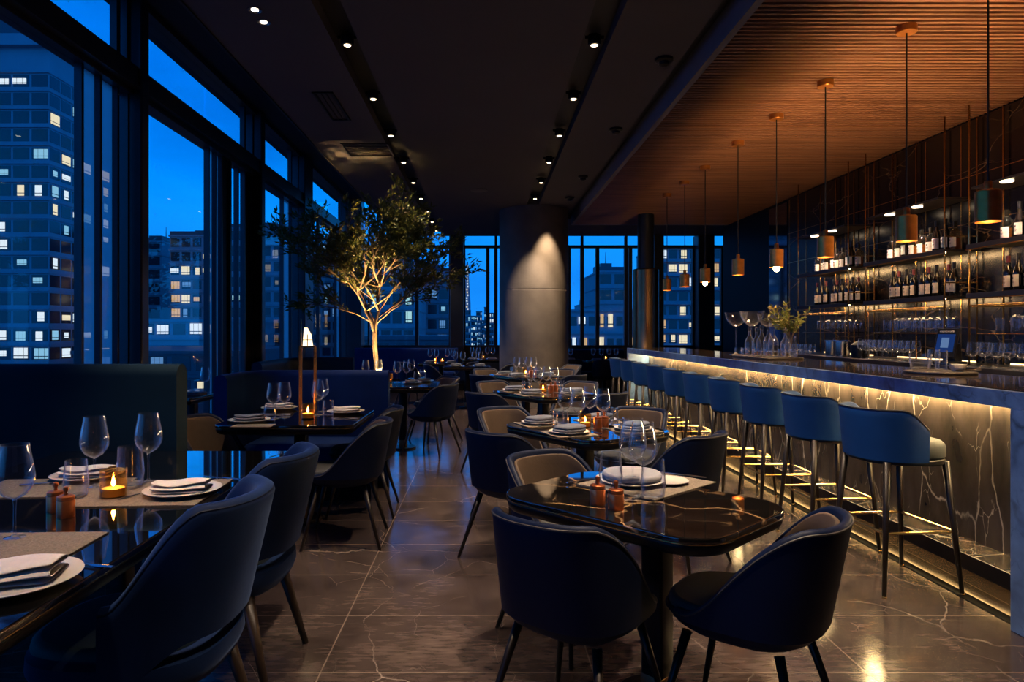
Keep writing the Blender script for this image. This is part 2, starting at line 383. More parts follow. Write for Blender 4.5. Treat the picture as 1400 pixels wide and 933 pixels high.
# timber slat ceiling over the bar
YW0, YW1 = -1.0, 13.7
c = MB(); y = YW0
while y < YW1 - .03:
    c.box(1.8, XR, y, y + .028, 3.5, 3.57); y += .0625
sl = thing('slat_ceiling', 'warm timber ceiling of thin parallel slats above the bar', 'ceiling', kind='structure')
c.build('slat', M['slat'], sl, smooth=False)
MB().box(1.8, XR, YW0, YW1, 3.575, 3.6).build('backing', M['slot'], sl, smooth=False)
fr = MB().box(1.745, 1.8, YW0, YW1 + .05, 3.5, Z1); fr.box(1.745, XR, YW1, YW1 + .05, 3.5, ZC)
fr.build('border', M['border'], sl, smooth=False)
# walls
w = MB().box(XR, XR + .15, YF, 14.0, 0, Z1)
struct(w.build('wall_right', M['dark_wall'], smooth=False))
struct(MB().box(XR + .15, 6.6, 13.85, 14.0, 0, Z1).build('wall_return', M['dark_wall'], smooth=False))
struct(MB().box(6.45, 6.6, 14.0, YB, 0, Z1).build('wall_side', M['dark_wall'], smooth=False))
struct(MB().box(XL - .3, XR + .15, YF - .15, YF, 0, 4.5).build('wall_front', M['dark_wall'], smooth=False))
# ---- left curtain wall -------------------------------------------------------
struct(MB().box(XL - .25, XL + .02, YF, YB, 0, .3).build('wall_left', M['sill_dark'], smooth=False))
# beam between lower panes and clerestory
bm_ = MB().box(XL - .14, XL + .10, YF, YB, 3.57, 3.74)
bm_.box(XL + .02, XL + .12, YF, YB, 3.545, 3.57)
struct(bm_.build('trim_4', M['frame_warm'], smooth=False))
struct(MB().box(XL - .14, XL + .06, YF, YB, 4.36, 4.42).build('trim_5', M['frame_warm'], smooth=False))
def column(name, x0, x1, y0, y1, z1=4.42, mat='frame'):
    o = MB().box(x0, x1, y0, y1, 0, z1).build(name, M[mat], smooth=False, bevel=.015)
    return struct(o)
LCOL = [(2.2, 2.45), (6.12, 6.26), (9.42, 9.58), (11.7, 12.25), (15.75, 16.2)]
for k, (a, b_) in enumerate(LCOL):
    column('trim_%d' % (10 + k), XL - .16, XL + (.36 if k == 4 else .13), a, b_)
# each bay: sashes (y0, y1, pane kind); g = clear pane, f = frosted fin panel, d = dark panel
BAYS = [
    (-3.2, 2.2, [(-3.2, -.5, 'g'), (-.5, 2.2, 'g')]),
    (2.45, 6.12, [(2.45, 5.42, 'g'), (5.42, 5.68, 'f'), (5.68, 5.95, 'f'), (5.95, 6.12, 'g')]),
    (6.26, 9.42, [(6.26, 7.92, 'g'), (7.92, 8.12, 'f'), (8.12, 8.3, 'f'), (8.3, 8.6, 'd'), (8.6, 8.86, 'g'), (8.86, 9.1, 'g'), (9.1, 9.42, 'd')]),
    (9.58, 11.7, [(9.58, 10.85, 'g'), (10.85, 11.3, 'f'), (11.3, 11.7, 'g')]),
    (12.25, 15.75, [(12.25, 13.2, 'g'), (13.2, 14.75, 'g'), (14.75, 15.2, 'f'), (15.2, 15.75, 'g')]),
]
for k, (a, b_, ss) in enumerate(BAYS):
    wn = thing('window_%d' % (k + 1), None, None, (XL, a, .3), kind='structure')
    wn['label'] = ('floor to ceiling window bay with a clerestory, %s along the glazed wall' % ORD[k])
    fr = MB(); L = b_ - a
    ys = [0] + [q[1] - a for q in ss]
    for y in ys:
        fr.box(-.05, .012, max(0, y - .016), min(L, y + .016), 0, 3.245)
    for y in (0, L / 2 if L > 4 else ys[-2], L):
        fr.box(-.05, .012, max(0, y - .03), min(L, y + .03), 3.44, 4.06)
    fr.box(-.1, .05, 0, L, -.0, .06); fr.box(-.1, .05, 0, L, 3.2, 3.245)
    fr.build('frame', M['frame'], wn, smooth=False)
    for (p, q, kd) in ss:
        mt = {'g': M['pane'], 'f': M['fin'], 'd': M['dark_wall']}[kd]
        bx = MB().box(-.035, -.02, p - a + .02, q - a - .02, .06, 3.2)
        if kd == 'f':
            bx.m = [1, 1, 1, 1, 0, 1]; bx.build('frosted_panel', [M['fin'], M['clear']], wn, smooth=False)
        else: bx.build({'g': 'pane', 'd': 'dark_panel'}[kd], mt, wn, smooth=False)
    cl = [(0, L)] if k != 2 else [(0, 1.6), (1.6, L)]
    for (p, q) in cl:
        MB().box(-.035, -.02, p + .02, q - .02, 3.44, 4.06).build('clerestory_pane', M['pane'], wn, smooth=False)
# ---- back window wall --------------------------------------------------------
SILL, HEAD = 1.0, 3.34
def bx_(px): return (px - VX) * YB / F
wb = MB().box(XL - .3, 6.6, YB, YB + .25, 0, SILL)
struct(wb.build('wall_back', M['sill_dark'], smooth=False))
struct(MB().box(XL - .3, 6.6, YB - .03, YB + .12, HEAD, HEAD + .06).build('trim_6', M['frame'], smooth=False))
struct(MB().box(XL, 6.6, YB - .05, YB - .01, SILL - .03, SILL + .03).build('trim_7', M['frame'], smooth=False))
bcols = [(616, 634), (888, 903), (949, 971)]
for k, (p, q) in enumerate(bcols):
    column('trim_%d' % (20 + k), bx_(p), bx_(q), YB - .32, YB + .1, ZC)
edges = [503, 570, 616, 634, 667, 680, 778, 795, 815, 855, 888, 903, 949, 971, 989, 1040]
groups = [(503, 616, [570]), (634, 888, [667, 678, 778, 796, 817, 856, 862]), (903, 949, []), (971, 1040, [988])]
for k, (p, q, ms) in enumerate(groups):
    wn = thing('window_%d' % (k + 6), None, None, (bx_(p), YB, SILL), kind='structure')
    wn['label'] = 'window facing the skyline at the far end of the room, %s from the tree' % ORD[k]
    x1 = bx_(q) - bx_(p)
    xs = [0.0] + [bx_(mm) - bx_(p) for mm in ms] + [x1]
    fr = MB()
    for x in xs: fr.box(max(0, x - .04), min(x1, x + .04), -.02, .1, 0, HEAD - SILL)
    for x in xs[::2]: fr.box(max(0, x - .03), min(x1, x + .03), -.02, .1, HEAD + .06 - SILL, ZC - SILL)
    fr.build('frame', M['frame'], wn, smooth=False)
    for u, v_ in zip(xs[:-1], xs[1:]):
        MB().box(u + .03, v_ - .03, .04, .055, 0.02, HEAD - SILL).build('pane', M['pane'], wn, smooth=False)
    MB().box(.03, x1 - .03, .04, .055, HEAD + .06 - SILL, ZC - SILL).build('clerestory_pane', M['pane'], wn, smooth=False)
# ---- columns -----------------------------------------------------------------
cc = MB().lathe([(.645, 0), (.645, 1.0), (.645, 2.1), (.645, 2.117), (.6435, 2.12), (.645, 2.123), (.645, 2.14), (.645, 2.9), (.645, ZC)], 64, (.93, 12.8, 0))
o = cc.build('column', M['concrete'], angle=60)
struct(o, 'thick round raw concrete column with a pool of warm light'); o['category'] = 'column'
pc = thing('bronze_column', 'dark column with a round bronze casing behind the bar end', 'column', (2.96, 12.5, 0), kind='structure')
MB().lathe([(.235, 0), (.235, 2.48), (.22, 2.5), (.16, 2.5)], 40).build('casing', M['bronze'], pc)
MB().lathe([(.15, 2.45), (.15, ZC)], 24).build('shaft', M['frame'], pc)
# ================================================================ CEILING FITTINGS
def spot_fixture():
    t = thing('track_spotlight', None, 'spotlight')
    MB().lathe([(.0, .0), (.05, .0), (.052, .004), (.052, .075), (.046, .08), (.0, .08)], 20, (0, 0, -.0)).build('housing', M['black_metal'], t)
    MB().box(-.075, .075, -.006, .006, .05, .075).build('bracket', M['black_metal'], t, smooth=False)
    MB().lathe([(0, -.004), (.022, -.004), (.028, -.001), (.03, .004)], 20).build('lens', M['e_spot'], t)
    return t
SP = Kind(spot_fixture)
def spot_light(name, loc, target, energy, angle, blend=.6, col=(1, .76, .54), radius=.03):
    l = bpy.data.lights.new(name, 'SPOT'); l.energy = energy; l.spot_size = R(angle); l.spot_blend = blend; l.color = col; l.shadow_soft_size = radius
    o = bpy.data.objects.new(name, l); COL.objects.link(o); o.location = loc
    o.rotation_euler = (Vector(target) - Vector(loc)).to_track_quat('-Z', 'Y').to_euler()
    return o
def point_light(name, loc, energy, col=(1, .6, .27), radius=.02):
    l = bpy.data.lights.new(name, 'POINT'); l.energy = energy; l.color = col; l.shadow_soft_size = radius
    o = bpy.data.objects.new(name, l); COL.objects.link(o); o.location = loc
    return o
for k in range(10):
    y = 5.36 + 1.25 * (k - 3)
    if y < 12:
        SP.place((.865, y, ZC + .0), 0, 'small recessed spotlight in the ceiling slot nearer the bar, %s in line' % ORD[k], 'spotlights in the slot nearer the bar')
        if k >= 0: spot_light('spot_beam', (.865, y, ZC - .02), (.75 + .35 * (k % 2), y + .1, 0), 350, 66)
for k in range(12):
    y = 5.36 + 1.25 * (k - 3)
    if y < 15.8:
        SP.place((-1.075, y, ZC + .0), 0, 'small recessed spotlight in the ceiling slot nearer the tree, %s in line' % ORD[k], 'spotlights in the slot nearer the tree')
        spot_light('spot_beam', (-1.075, y, ZC - .02), (-1.2 if y < 5 else -.55, y + .1, 0), 210 if y < 5 else 110, 56)
def downlight():
    t = thing('downlight', None, 'ceiling light')
    MB().lathe([(.0, .003), (.033, .003), (.044, -.005), (.05, -.005), (.05, .0)], 24).build('trim_ring', M['steel'], t)
    MB().lathe([(0, -.004), (.026, -.003)], 20).build('lens', M['e_spot_cool'], t)
    return t
DL = Kind(downlight)
DL.place((-1.6, 4.76, ZC - .002), 0, 'round ceiling downlight near the windows, one of a close pair, closer to the camera', 'pair of downlights')
DL.place((-1.6, 4.95, ZC - .002), 0, 'round ceiling downlight near the windows, one of a close pair, farther down the room', 'pair of downlights')
def detector():
    t = thing('smoke_detector', None, 'smoke detector')
    MB().lathe([(.075, 0), (.075, -.02), (.06, -.03), (0, -.03)], 24).build('base', M['black_metal'], t)
    MB().lathe([(.045, -.03), (.042, -.055), (.02, -.065), (0, -.065)], 20).build('sensor', M['black_metal'], t)
    return t
DT = Kind(detector)
for k, (px, py) in enumerate(((908, 80), (842, 176), (797, 241), (779, 270))):
    x, y = at(px, py, ZC)
    DT.place((x, y, ZC - .001), 0, 'black round smoke detector on the grey ceiling, %s from the camera' % ORD[k], 'smoke detectors')
x, y = at(655, 260, ZC)
o = MB().lathe([(.135, 0), (.135, -.008), (.12, -.014), (0, -.014)], 32, (x, y, ZC)).build('ceiling_speaker', M['concrete'])
tag(o, 'flat round ceiling speaker in front of the concrete column', 'speaker')
def vent(name, x0, x1, y0, y1, n, label, along):
    t = thing(name, label, 'air vent', ((x0 + x1) / 2, (y0 + y1) / 2, ZC))
    a, b_ = (x1 - x0) / 2, (y1 - y0) / 2
    f = MB().box(-a, a, -b_, -b_ + .02, -.012, 0).box(-a, a, b_ - .02, b_, -.012, 0).box(-a, -a + .02, -b_, b_, -.012, 0).box(a - .02, a, -b_, b_, -.012, 0)
    f.build('frame', M['black_metal'], t, smooth=False)
    s_ = MB()
    for k in range(n):
        u = (k + .5) / n
        if along == 'y': s_.box(-a + 2 * a * u - .008, -a + 2 * a * u + .004, -b_, b_, -.008, -.001)
        else: s_.box(-a, a, -b_ + 2 * b_ * u - .008, -b_ + 2 * b_ * u + .004, -.008, -.001)
    s_.build('slat', M['slot'], t, smooth=False)
vent('air_vent', -1.62, -1.42, 6.4, 7.25, 4, 'narrow black linear air vent in the grey ceiling', 'y')
vent('air_vent', -1.72, -1.15, 8.15, 8.75, 10, 'square black slatted air grille above the tree', 'x')
# ================================================================ WORLD
wld = bpy.data.worlds.new('World'); scene.world = wld; wld.use_nodes = True
nt = wld.node_tree; nd = nt.nodes; lk = nt.links
bg = nd['Background']
tc = nd.new('ShaderNodeTexCoord'); sp = nd.new('ShaderNodeSeparateXYZ'); lk.new(tc.outputs['Generated'], sp.inputs[0])
cr = ramp(nd, [(0, (.006, .03, .10)), (.47, (.01, .07, .3)), (.5, (.012, .29, .92)), (.6, (.0, .265, .95)), (.67, (.0, .17, .73)), (.78, (.0, .10, .45)), (.88, (.005, .075, .36)), (1, (.006, .055, .26))])
mr = nd.new('ShaderNodeMapRange'); mr.inputs['From Min'].default_value = -1; mr.inputs['From Max'].default_value = 1
lk.new(sp.outputs['Z'], mr.inputs[0]); lk.new(mr.outputs[0], cr.inputs['Fac'])
nz = nd.new('ShaderNodeTexNoise'); nz.inputs['Scale'].default_value = 2.2; nz.inputs['Detail'].default_value = 5
mpw = nd.new('ShaderNodeMapping'); mpw.inputs['Scale'].default_value = (1, 1, 3.2); lk.new(tc.outputs['Generated'], mpw.inputs[0]); lk.new(mpw.outputs[0], nz.inputs['Vector'])
rc = ramp(nd, [(.35, (.62, .66, .72)), (.7, (1.15, 1.12, 1.05))]); lk.new(nz.outputs['Fac'], rc.inputs['Fac'])
mw = nd.new('ShaderNodeMix'); mw.data_type = 'RGBA'; mw.blend_type = 'MULTIPLY'; mw.inputs['Factor'].default_value = 1
lk.new(cr.outputs['Color'], mw.inputs['A']); lk.new(rc.outputs['Color'], mw.inputs['B']); lk.new(mw.outputs['Result'], bg.inputs['Color'])
bg.inputs['Strength'].default_value = 1.45
# ================================================================ CITY OUTSIDE
GZ = -26.0
struct(MB().box(-420, 420, 25, 720, GZ - 1, GZ).build('ground', M['city_ground'], smooth=False))
WINBOX = MB()
for (u0, u1) in ((-.5, -.22), (-.17, .2), (.25, .5)):
    WINBOX.box(u0, u1, -.06, .06, -.22, .5); WINBOX.box(u0, u1, -.06, .06, -.5, -.3)
WMESH = []
for k, mt in enumerate(M['e_win']):
    o = WINBOX.build('lit_window', mt, smooth=False); WMESH.append(o.data); bpy.data.objects.remove(o)
def win(parent, x, y, z, w, h, kind, side=False):
    o = bpy.data.objects.new('lit_window', WMESH[kind]); COL.objects.link(o); o.parent = parent
    o.location = (x, y, z); o.scale = (w, 1, h)
    if side: o.rotation_euler = (0, 0, PI / 2)
    return o
def tower(label, px0, px1, pytop, dist, depth=20, pybot=None, floor_h=3.2, bay=3.2, lit=.2, mat='facade', kinds=(0, 1, 1, 2), seed=1,
          side=None, roof=True, name='office_tower', wfill=(.78, .62), group=None, zone=None, ledge=.35, maxwin=70):
    """box building whose camera-facing face fills px0..px1 below pytop at the given distance"""
    rnd = random.Random(seed)
    x0, x1 = (px0 - VX) * dist / F, (px1 - VX) * dist / F
    zt = EYE + (VY - pytop) * dist / F
    zb = GZ if pybot is None else EYE + (VY - pybot) * dist / F
    t = thing(name, label, 'building', ((x0 + x1) / 2, dist, zb), group=group)
    w, h = x1 - x0, zt - zb
    hx = w / 2
    MB().box(-hx, hx, 0, depth, 0, h).build('wall', M[mat], t, smooth=False)
    nf = max(1, int(h / floor_h)); nb = max(1, round(w / bay)); bw = w / nb
    lg = MB()
    for k in range(nf + 1):
        z = h - k * floor_h
        if z < 0: break
        lg.box(-hx - .15, hx + .15, -ledge, depth, z - .28, z + .1)
    lg.build('floor_ledge', M[mat], t, smooth=False)
    gl = MB(); mu = MB()
    for k in range(nf):
        z = h - (k + .5) * floor_h
        for i in range(nb):
            xc = -hx + (i + .5) * bw
            gl.box(xc - bw * wfill[0] / 2, xc + bw * wfill[0] / 2, -.05, .1, z - floor_h * wfill[1] / 2, z + floor_h * wfill[1] / 2)
        if side:
            ns = max(1, round(depth / bay)); sw = depth / ns
            for i in range(ns):
                yc = (i + .5) * sw; xs = hx if side > 0 else -hx
                gl.box(xs - .1, xs + .05, yc - sw * wfill[0] / 2, yc + sw * wfill[0] / 2, z - floor_h * wfill[1] / 2, z + floor_h * wfill[1] / 2)
    gl.build('dark_glazing', M['city_glass'], t, smooth=False)
    n = 0
    cells = []
    for k in range(nf):
        for i in range(nb): cells.append((k, i, False))
        if side:
            for i in range(max(1, round(depth / bay))): cells.append((k, i, True))
    rnd.shuffle(cells)
    zmax = h; 
    for (k, i, sd) in cells:
        z = h - (k + .5) * floor_h
        if z + zb < -9 or n >= maxwin: continue
        p = lit if zone is None else zone(k, i, sd)
        if rnd.random() > p: continue
        kd = rnd.choice(kinds); fw = rnd.choice((.36, .5, .74, .74)); fh = rnd.choice((.3, .5, .58))
        if sd:
            sw = depth / max(1, round(depth / bay))
            win(t, (hx if side > 0 else -hx) + (.06 if side > 0 else -.06), (i + .5) * sw, z, sw * fw, floor_h * fh, kd, True)
        else:
            win(t, -hx + (i + .5) * bw + rnd.uniform(-.1, .1) * bw, -.08, z + rnd.uniform(-.04, .04) * floor_h, bw * fw, floor_h * fh, kd)
        n += 1
    if roof:
        r_ = MB().box(-hx * .5, hx * .3, depth * .3, depth * .8, h, h + 2.2)
        r_.box(-hx, hx, 0, .4, h, h + .9)
        r_.cyl((hx * .1, depth * .5, h + 2.2), (hx * .1, depth * .5, h + 5), .12, .05, 6)
        r_.build('roof_plant', M['facade_dark'], t, smooth=False)
    return t
# ---- seen through the left glazing
def z1(k, i, sd):
    if k == 0: return .97 if not sd else .1
    if k in (4, 5, 6, 7, 8): return .9 if sd else .62
    if k in (10, 13, 14, 18): return .55
    if k > 14: return .55
    return .2
big = tower('broad glass tower with many lit floors, filling the window beside the tall booth', -110, 67, 98, 120, 26, lit=.3, kinds=(0, 1, 1, 2, 2), seed=5, side=1, bay=3.25, zone=z1, maxwin=95, wfill=(.86, .66), roof=False)
hx = (177 * 120 / F) / 2; h = EYE + (VY - 98) * 120 / F - GZ
MB().box(-hx + .6, hx - .6, 1, 25, h, h + 4.6).box(-hx - .2, hx + .2, -.4, 26, h + 4.6, h + 6.6).build('roof_crown', M['facade_light'], big, smooth=False)
MB().box(-hx, hx, .2, 25.6, h + 6.6, h + 9.5).build('roof_plant', M['facade_dark'], big, smooth=False)
tower('grey apartment tower with warm lit windows and a slim roof mast', 232, 292, 322, 150, 25, lit=.6, kinds=(0, 0, 4, 1, 5), seed=8, bay=2.6, floor_h=3.1, mat='facade', maxwin=60)
tower('narrow dark tower with a few green lit windows beside the grey apartment tower', 176, 221, 330, 165, 20, lit=.35, kinds=(3, 3, 2), seed=3, mat='facade', bay=3.4, maxwin=30)
tower('low white roof block with a strip of lit windows under the towers', 150, 298, 438, 110, 30, 478, lit=.75, kinds=(1, 3, 0), seed=4, mat='facade_light', bay=2.4, floor_h=2.9, roof=False, name='low_block', maxwin=30)
tower('dark low block at street level below the white roof block', 100, 330, 481, 80, 25, lit=.25, kinds=(0, 4, 5), seed=6, mat='facade_dark', bay=3, floor_h=2.8, roof=False, name='low_block', maxwin=40)
tower('dark blue tower with one teal lit floor behind the glazing nearer the tree', 312, 392, 312, 142, 22, lit=.13, kinds=(2, 3, 0, 5), seed=12, mat='facade', maxwin=40)
tower('blue office tower with scattered lit windows behind the tree leaves', 396, 482, 330, 168, 24, lit=.25, kinds=(2, 5, 3), seed=14, mat='facade', bay=2.6, maxwin=60)
# ---- seen through the far windows
def z2(k, i, sd): return .8 if (k > 6 and i < 5) else .18
tower('wide office block with rows of teal lit windows behind the tree', 504, 566, 346, 118, 24, lit=.4, kinds=(3, 2, 3, 1), seed=21, mat='facade', bay=2.1, zone=lambda k, i, sd: .85 if k > 7 else .1, maxwin=95)
tower('blue office block with a stepped roof beside the teal lit block', 568, 614, 372, 146, 20, lit=.35, kinds=(2, 1, 5, 3), seed=22, mat='facade', bay=2.2, maxwin=60)
tower('long dark podium roof in front of the teal lit block', 495, 618, 461, 70, 16, lit=.08, kinds=(0, 2), seed=23, mat='facade_dark', roof=False, name='low_block', maxwin=12)
# distant skyline with the lit spire
rnd = random.Random(77)
for k, (a, b_, yt, dd) in enumerate(((634, 643, 424, 420), (644, 652, 432, 470), (651, 659, 426, 495), (658, 664, 438, 540), (662, 669, 420, 430), (669, 678, 428, 460))):
    tower('distant skyline tower dotted with lights, %s of six between the tree and the concrete column' % ORD[k], a, b_, yt, dd, 20, lit=.5, kinds=(1, 2, 5, 2), seed=30 + k, bay=1.6, floor_h=3.6, mat='facade', roof=False, maxwin=30, group='distant skyline towers')
sx, sy = (639 - VX) * 520 / F, 520
spire = thing('skyscraper', 'slender distant skyscraper with a string of lights up to its pointed top', 'building', (sx, sy, GZ))
ht = EYE + (VY - 358) * 520 / F - GZ
MB().rings([[(-w_, -w_, z), (w_, -w_, z), (w_, w_, z), (-w_, w_, z)] for w_, z in ((2.6, 0), (2.4, ht * .6), (1.4, ht * .8), (.5, ht))]).build('wall', M['facade'], spire, smooth=False)
for k in range(24):
    z = ht * .32 + k * ht * .66 / 24
    win(spire, rnd.uniform(-.5, .5), -2.8 + .09 * max(0, k - 10), z, 1.0, 1.2, rnd.choice((0, 1, 1)))
for k in range(40):
    pass
tower('white corner tower with dark balconies above the low office wing', 818, 858, 371, 138, 20, 425, lit=.05, kinds=(5,), seed=41, mat='facade_light', bay=2.6, maxwin=8)
tower('low white office wing with lit windows under the corner tower', 740, 866, 424, 110, 24, lit=.42, kinds=(0, 1, 4), seed=42, mat='facade_light', bay=1.5, floor_h=3.6, wfill=(.7, .42), roof=False, name='low_block', maxwin=45)
tower('distant building with a round roof tank beyond the office wing', 795, 816, 416, 260, 20, lit=.1, kinds=(2,), seed=43, mat='facade', maxwin=8)
tower('pale balcony tower with warm lit rooms behind the brass pendants', 898, 1000, 338, 150, 20, lit=.5, kinds=(0, 4, 1, 0), seed=51, mat='facade_light', bay=2.3, floor_h=3.1, ledge=1.2, maxwin=90, roof=False)
# ================================================================ SEATING
def smooth(a, b, x):
    t = min(1, max(0, (x - a) / (b - a))); return t * t * (3 - 2 * t)
def shell_wall(mb, hw, hd, zb, hfun, te, thick, flare, lean, e=2.7, nu=44, rimn=5, zlow=None, mi=0, inset=0.0):
    """curved chair back: half width hw, half depth hd, rear at -y. hfun(t): height above zb, zlow(t): start height above zb"""
    rs = []; top = []
    for k in range(nu + 1):
        th = -te + 2 * te * k / nu
        s_, c_ = math.sin(th), -math.cos(th)
        q = (abs(s_) ** e + abs(c_) ** e) ** (-1 / e)
        h = hfun(abs(th)); lo = zlow(abs(th)) if zlow else 0.0
        def pt(u, off):
            z = lo + (h - lo) * u
            fx = 1 + flare * z
            return ((hw - off) * q * s_ * fx, (hd - off) * q * c_ * fx - lean * z * max(0, math.cos(th)), zb + z)
        ring = []
        for i in range(9): ring.append(pt(i / 8, inset))
        for i in range(1, rimn):
            a = PI * i / rimn
            p = pt(1, inset + thick / 2 - thick / 2 * math.cos(a)); ring.append((p[0], p[1], p[2] + thick * .5 * math.sin(a)))
        for i in range(9): ring.append(pt(1 - i / 8, inset + thick))
        rs.append(ring)
        p = pt(1, inset + .001); top.append(p)
    mb.rings(rs, True, True, True, mi)
    return top
def chair_legs(t, mat, top, foot, zt, r0, r1, n=10):
    for sx in (-1, 1):
        for sy in (1, -1):
            p = [(sx * top[0], sy * top[1], zt), (sx * foot[0], sy * foot[1] - (.0 if sy > 0 else .02), 0)]
            MB().tube(p, [r0, r1], n).build('leg', mat, t)
def make_shell_chair():
    t = thing('dining_chair', None, 'chair')
    hw, hd = .24, .25
    hf = lambda a: .335 - .32 * smooth(.72, 2.15, a)
    m = MB()
    # underside bowl
    prof = [(.28, .368), (.5, .372), (.72, .388), (.88, .415), (1.0, .455), (.97, .462)]
    sl = superell(hw, hd, 2.7, 48)()
    m.rings([[(x * f_, y * f_, z) for x, y in sl] for f_, z in prof])
    top = shell_wall(m, hw, hd, .445, hf, 2.25, .028, .12, .16)
    m.build('shell', M['navy_deep'], t, angle=50)
    m2 = MB(); shell_wall(m2, hw, hd, .465, lambda a: hf(a) - .035, 2.1, .014, .12, .16, inset=.029)
    m2.build('back_pad', M['taupe'], t, angle=50)
    MB().tube(top, .004, 6).build('piping', M['piping'], t)
    MB().slab(superell(.208, .222, 2.8, 48), .44, .492, .022, b2=.012).build('seat', M['seat_dark'], t, loc=(0, .02, 0))
    chair_legs(t, M['leg'], (.15, .145), (.235, .235), .385, .0165, .0095)
    return t
def make_velvet_chair():
    t = thing('velvet_chair', None, 'chair')
    hw, hd = .27, .28
    hf = lambda a: .44 - .27 * smooth(.8, 1.5, a)
    zl = lambda a: .085 * (1 - smooth(.75, 1.25, a)) - .0 
    m = MB(); top = shell_wall(m, hw, hd, .43, hf, 1.52, .055, .1, .22, e=2.7, zlow=zl)
    m.build('backrest', M['navy'], t, angle=50)
    tp = [(x * .985, y * .985, z + .012) for x, y, z in top]
    MB().tube(tp, .004, 6).build('piping', M['navy_deep'], t)
    m = MB(); sl = superell(hw, hd, 2.9, 48)()
    m.rings([[(x * f_, y * f_, z) for x, y in sl] for f_, z in [(.5, .345), (.8, .355), (.94, .38), (1.0, .42), (.99, .46), (.9, .47)]])
    m.build('seat_shell', M['navy'], t, angle=50)
    MB().slab(superell(.23, .25, 2.8, 48), .44, .5, .025, b2=.012).build('seat', M['seat_teal'], t, loc=(0, .03, 0))
    chair_legs(t, M['leg_wood'], (.19, .18), (.24, .255), .37, .024, .013)
    return t
def make_bar_stool():
    t = thing('bar_stool', None, 'bar stool')
    hw, hd = .235, .225
    hf = lambda a: .255 - .13 * smooth(1.15, 1.95, a)
    zl = lambda a: .0
    m = MB(); top = shell_wall(m, hw, hd, .695, hf, 1.72, .034, .1, .1, e=2.3)
    m.build('backrest', M['stool_blue'], t, angle=50)
    MB().tube([(x, y, z + .014) for x, y, z in top], .004, 6).build('piping', M['stool_seat'], t)
    MB().slab(superell(.212, .212, 2.4, 44), .705, .795, .035, b2=.01).build('seat', M['stool_seat'], t, loc=(0, .03, 0))
    MB().slab(superell(.225, .22, 2.4, 44), .675, .703, .006).build('seat_frame', M['leg'], t, loc=(0, .012, 0))
    tops, feet = [], []
    for sx in (-1, 1):
        for sy in (1, -1):
            a, b_ = (sx * .172, sy * .165 + .01, .69), (sx * .222, sy * .218 + .01, 0)
            MB().tube([a, b_], [.019, .0105], 10).build('leg', M['leg'], t)
            MB().cyl((b_[0], b_[1], 0), (b_[0], b_[1], .012), .0115, n=10).build('foot_cap', M['brass'], t)
    z = .325; f_ = z / .69; g = lambda s_, a, b_: s_ * (b_ + (a - b_) * f_)
    x, y = g(1, .172, .222), g(1, .165, .218)
    cs = [(-x, y + .01, z), (x, y + .01, z), (x, -y + .01, z), (-x, -y + .01, z)]
    for i in range(4):
        MB().cyl(cs[i], cs[(i + 1) % 4], .0075, n=8).build('footrest_bar', M['brass'], t)
    return t
CH, VC, ST = Kind(make_shell_chair), Kind(make_velvet_chair), Kind(make_bar_stool)
def face(fx, fy): return math.atan2(fy, fx) - PI / 2
for k in range(10):
    y = 3.75 + .715 * k; x = 2.25 - .017 * (y - 3.14)
    ST.place((x, y, 0), -PI / 2 + R((6, 2, 0, -3, 2, 0, -2, 1, 0, 2)[k]),
             'blue velvet bar stool with slim legs, %s from the camera end of the bar' % ORD[k], 'bar stools along the bar')
# ================================================================ TABLES
def table(name, label, cx, cy, hx, hy, rad, rot, mat, legs, group=None, base=True):
    t = thing(name, label, 'table', (cx, cy, 0), rot, group)
    MB().slab(rrect(hx, hy, rad, 10), .73, .75, .006, b2=.004).build('tabletop', mat, t, angle=30)
    MB().slab(rrect(hx - .004, hy - .004, rad, 10), .7255, .7305, .001).build('edge_line', M['brass'], t, angle=30)
    MB().slab(rrect(hx - .003, hy - .003, rad, 10), .685, .726, .004, b2=.03).build('apron', M['black_metal'], t, angle=30)
    for (lx, ly) in legs:
        MB().slab(rrect(.045, .045, .012, 3), .018, .69, .002).build('pedestal', M['black_metal'], t, loc=(lx, ly, 0))
        MB().slab(rrect(.047, .047, .012, 3), .018, .1, .002).build('pedestal_sleeve', M['bronze'], t, loc=(lx, ly, 0))
        MB().slab(circle(.15, 40), 0, .02, .006).build('base_plate', M['black_metal'], t, loc=(lx, ly, 0))
    return t
U = Vector((-.57, .82)).normalized(); V2 = Vector((.82, .57)).normalized()
TROT = math.atan2(V2.y, V2.x)     # local x = short side V2, local y = long side U
RT = {}
rt_specs = [
    (.577, 2.556, .33, .455, 'gold veined black marble table with rounded corners, closest to the camera beside the bar stools'),
    (.656, 4.433, .37, .461, 'second gold veined marble table from the camera in the row beside the bar stools'),
    (.60, 6.95, .37, .461, 'third gold veined marble table from the camera in the row beside the bar stools'),
    (.58, 9.55, .37, .461, 'fourth gold veined marble table from the camera, just before the concrete column')]
for k, (cx, cy, hx, hy, lb) in enumerate(rt_specs):
    table("dining_table", lb, cx, cy, hx, hy, .15, TROT + (.16 if k == 0 else 0), M['table'], [(.05, -.05) if k == 0 else (0, 0)], 'marble tables beside the bar')
TN = ['the closest marble table', 'the second marble table', 'the third marble table', 'the fourth marble table']
def chair(K, x, y, fx, fy, label, group): K.place((x, y, 0), face(fx, fy), label, group)
G1 = 'shell chairs at the marble tables'
chair(CH, .325, 2.34, .62, .78, 'dark navy shell chair with its back to the camera at the closest marble table', G1)
chair(CH, .88, 2.29, -.78, .62, 'dark shell chair turned sideways on the bar side of the closest marble table', G1)
chair(CH, .40, 3.1, .6, -.8, 'brown lined shell chair facing the camera across the closest marble table', G1)
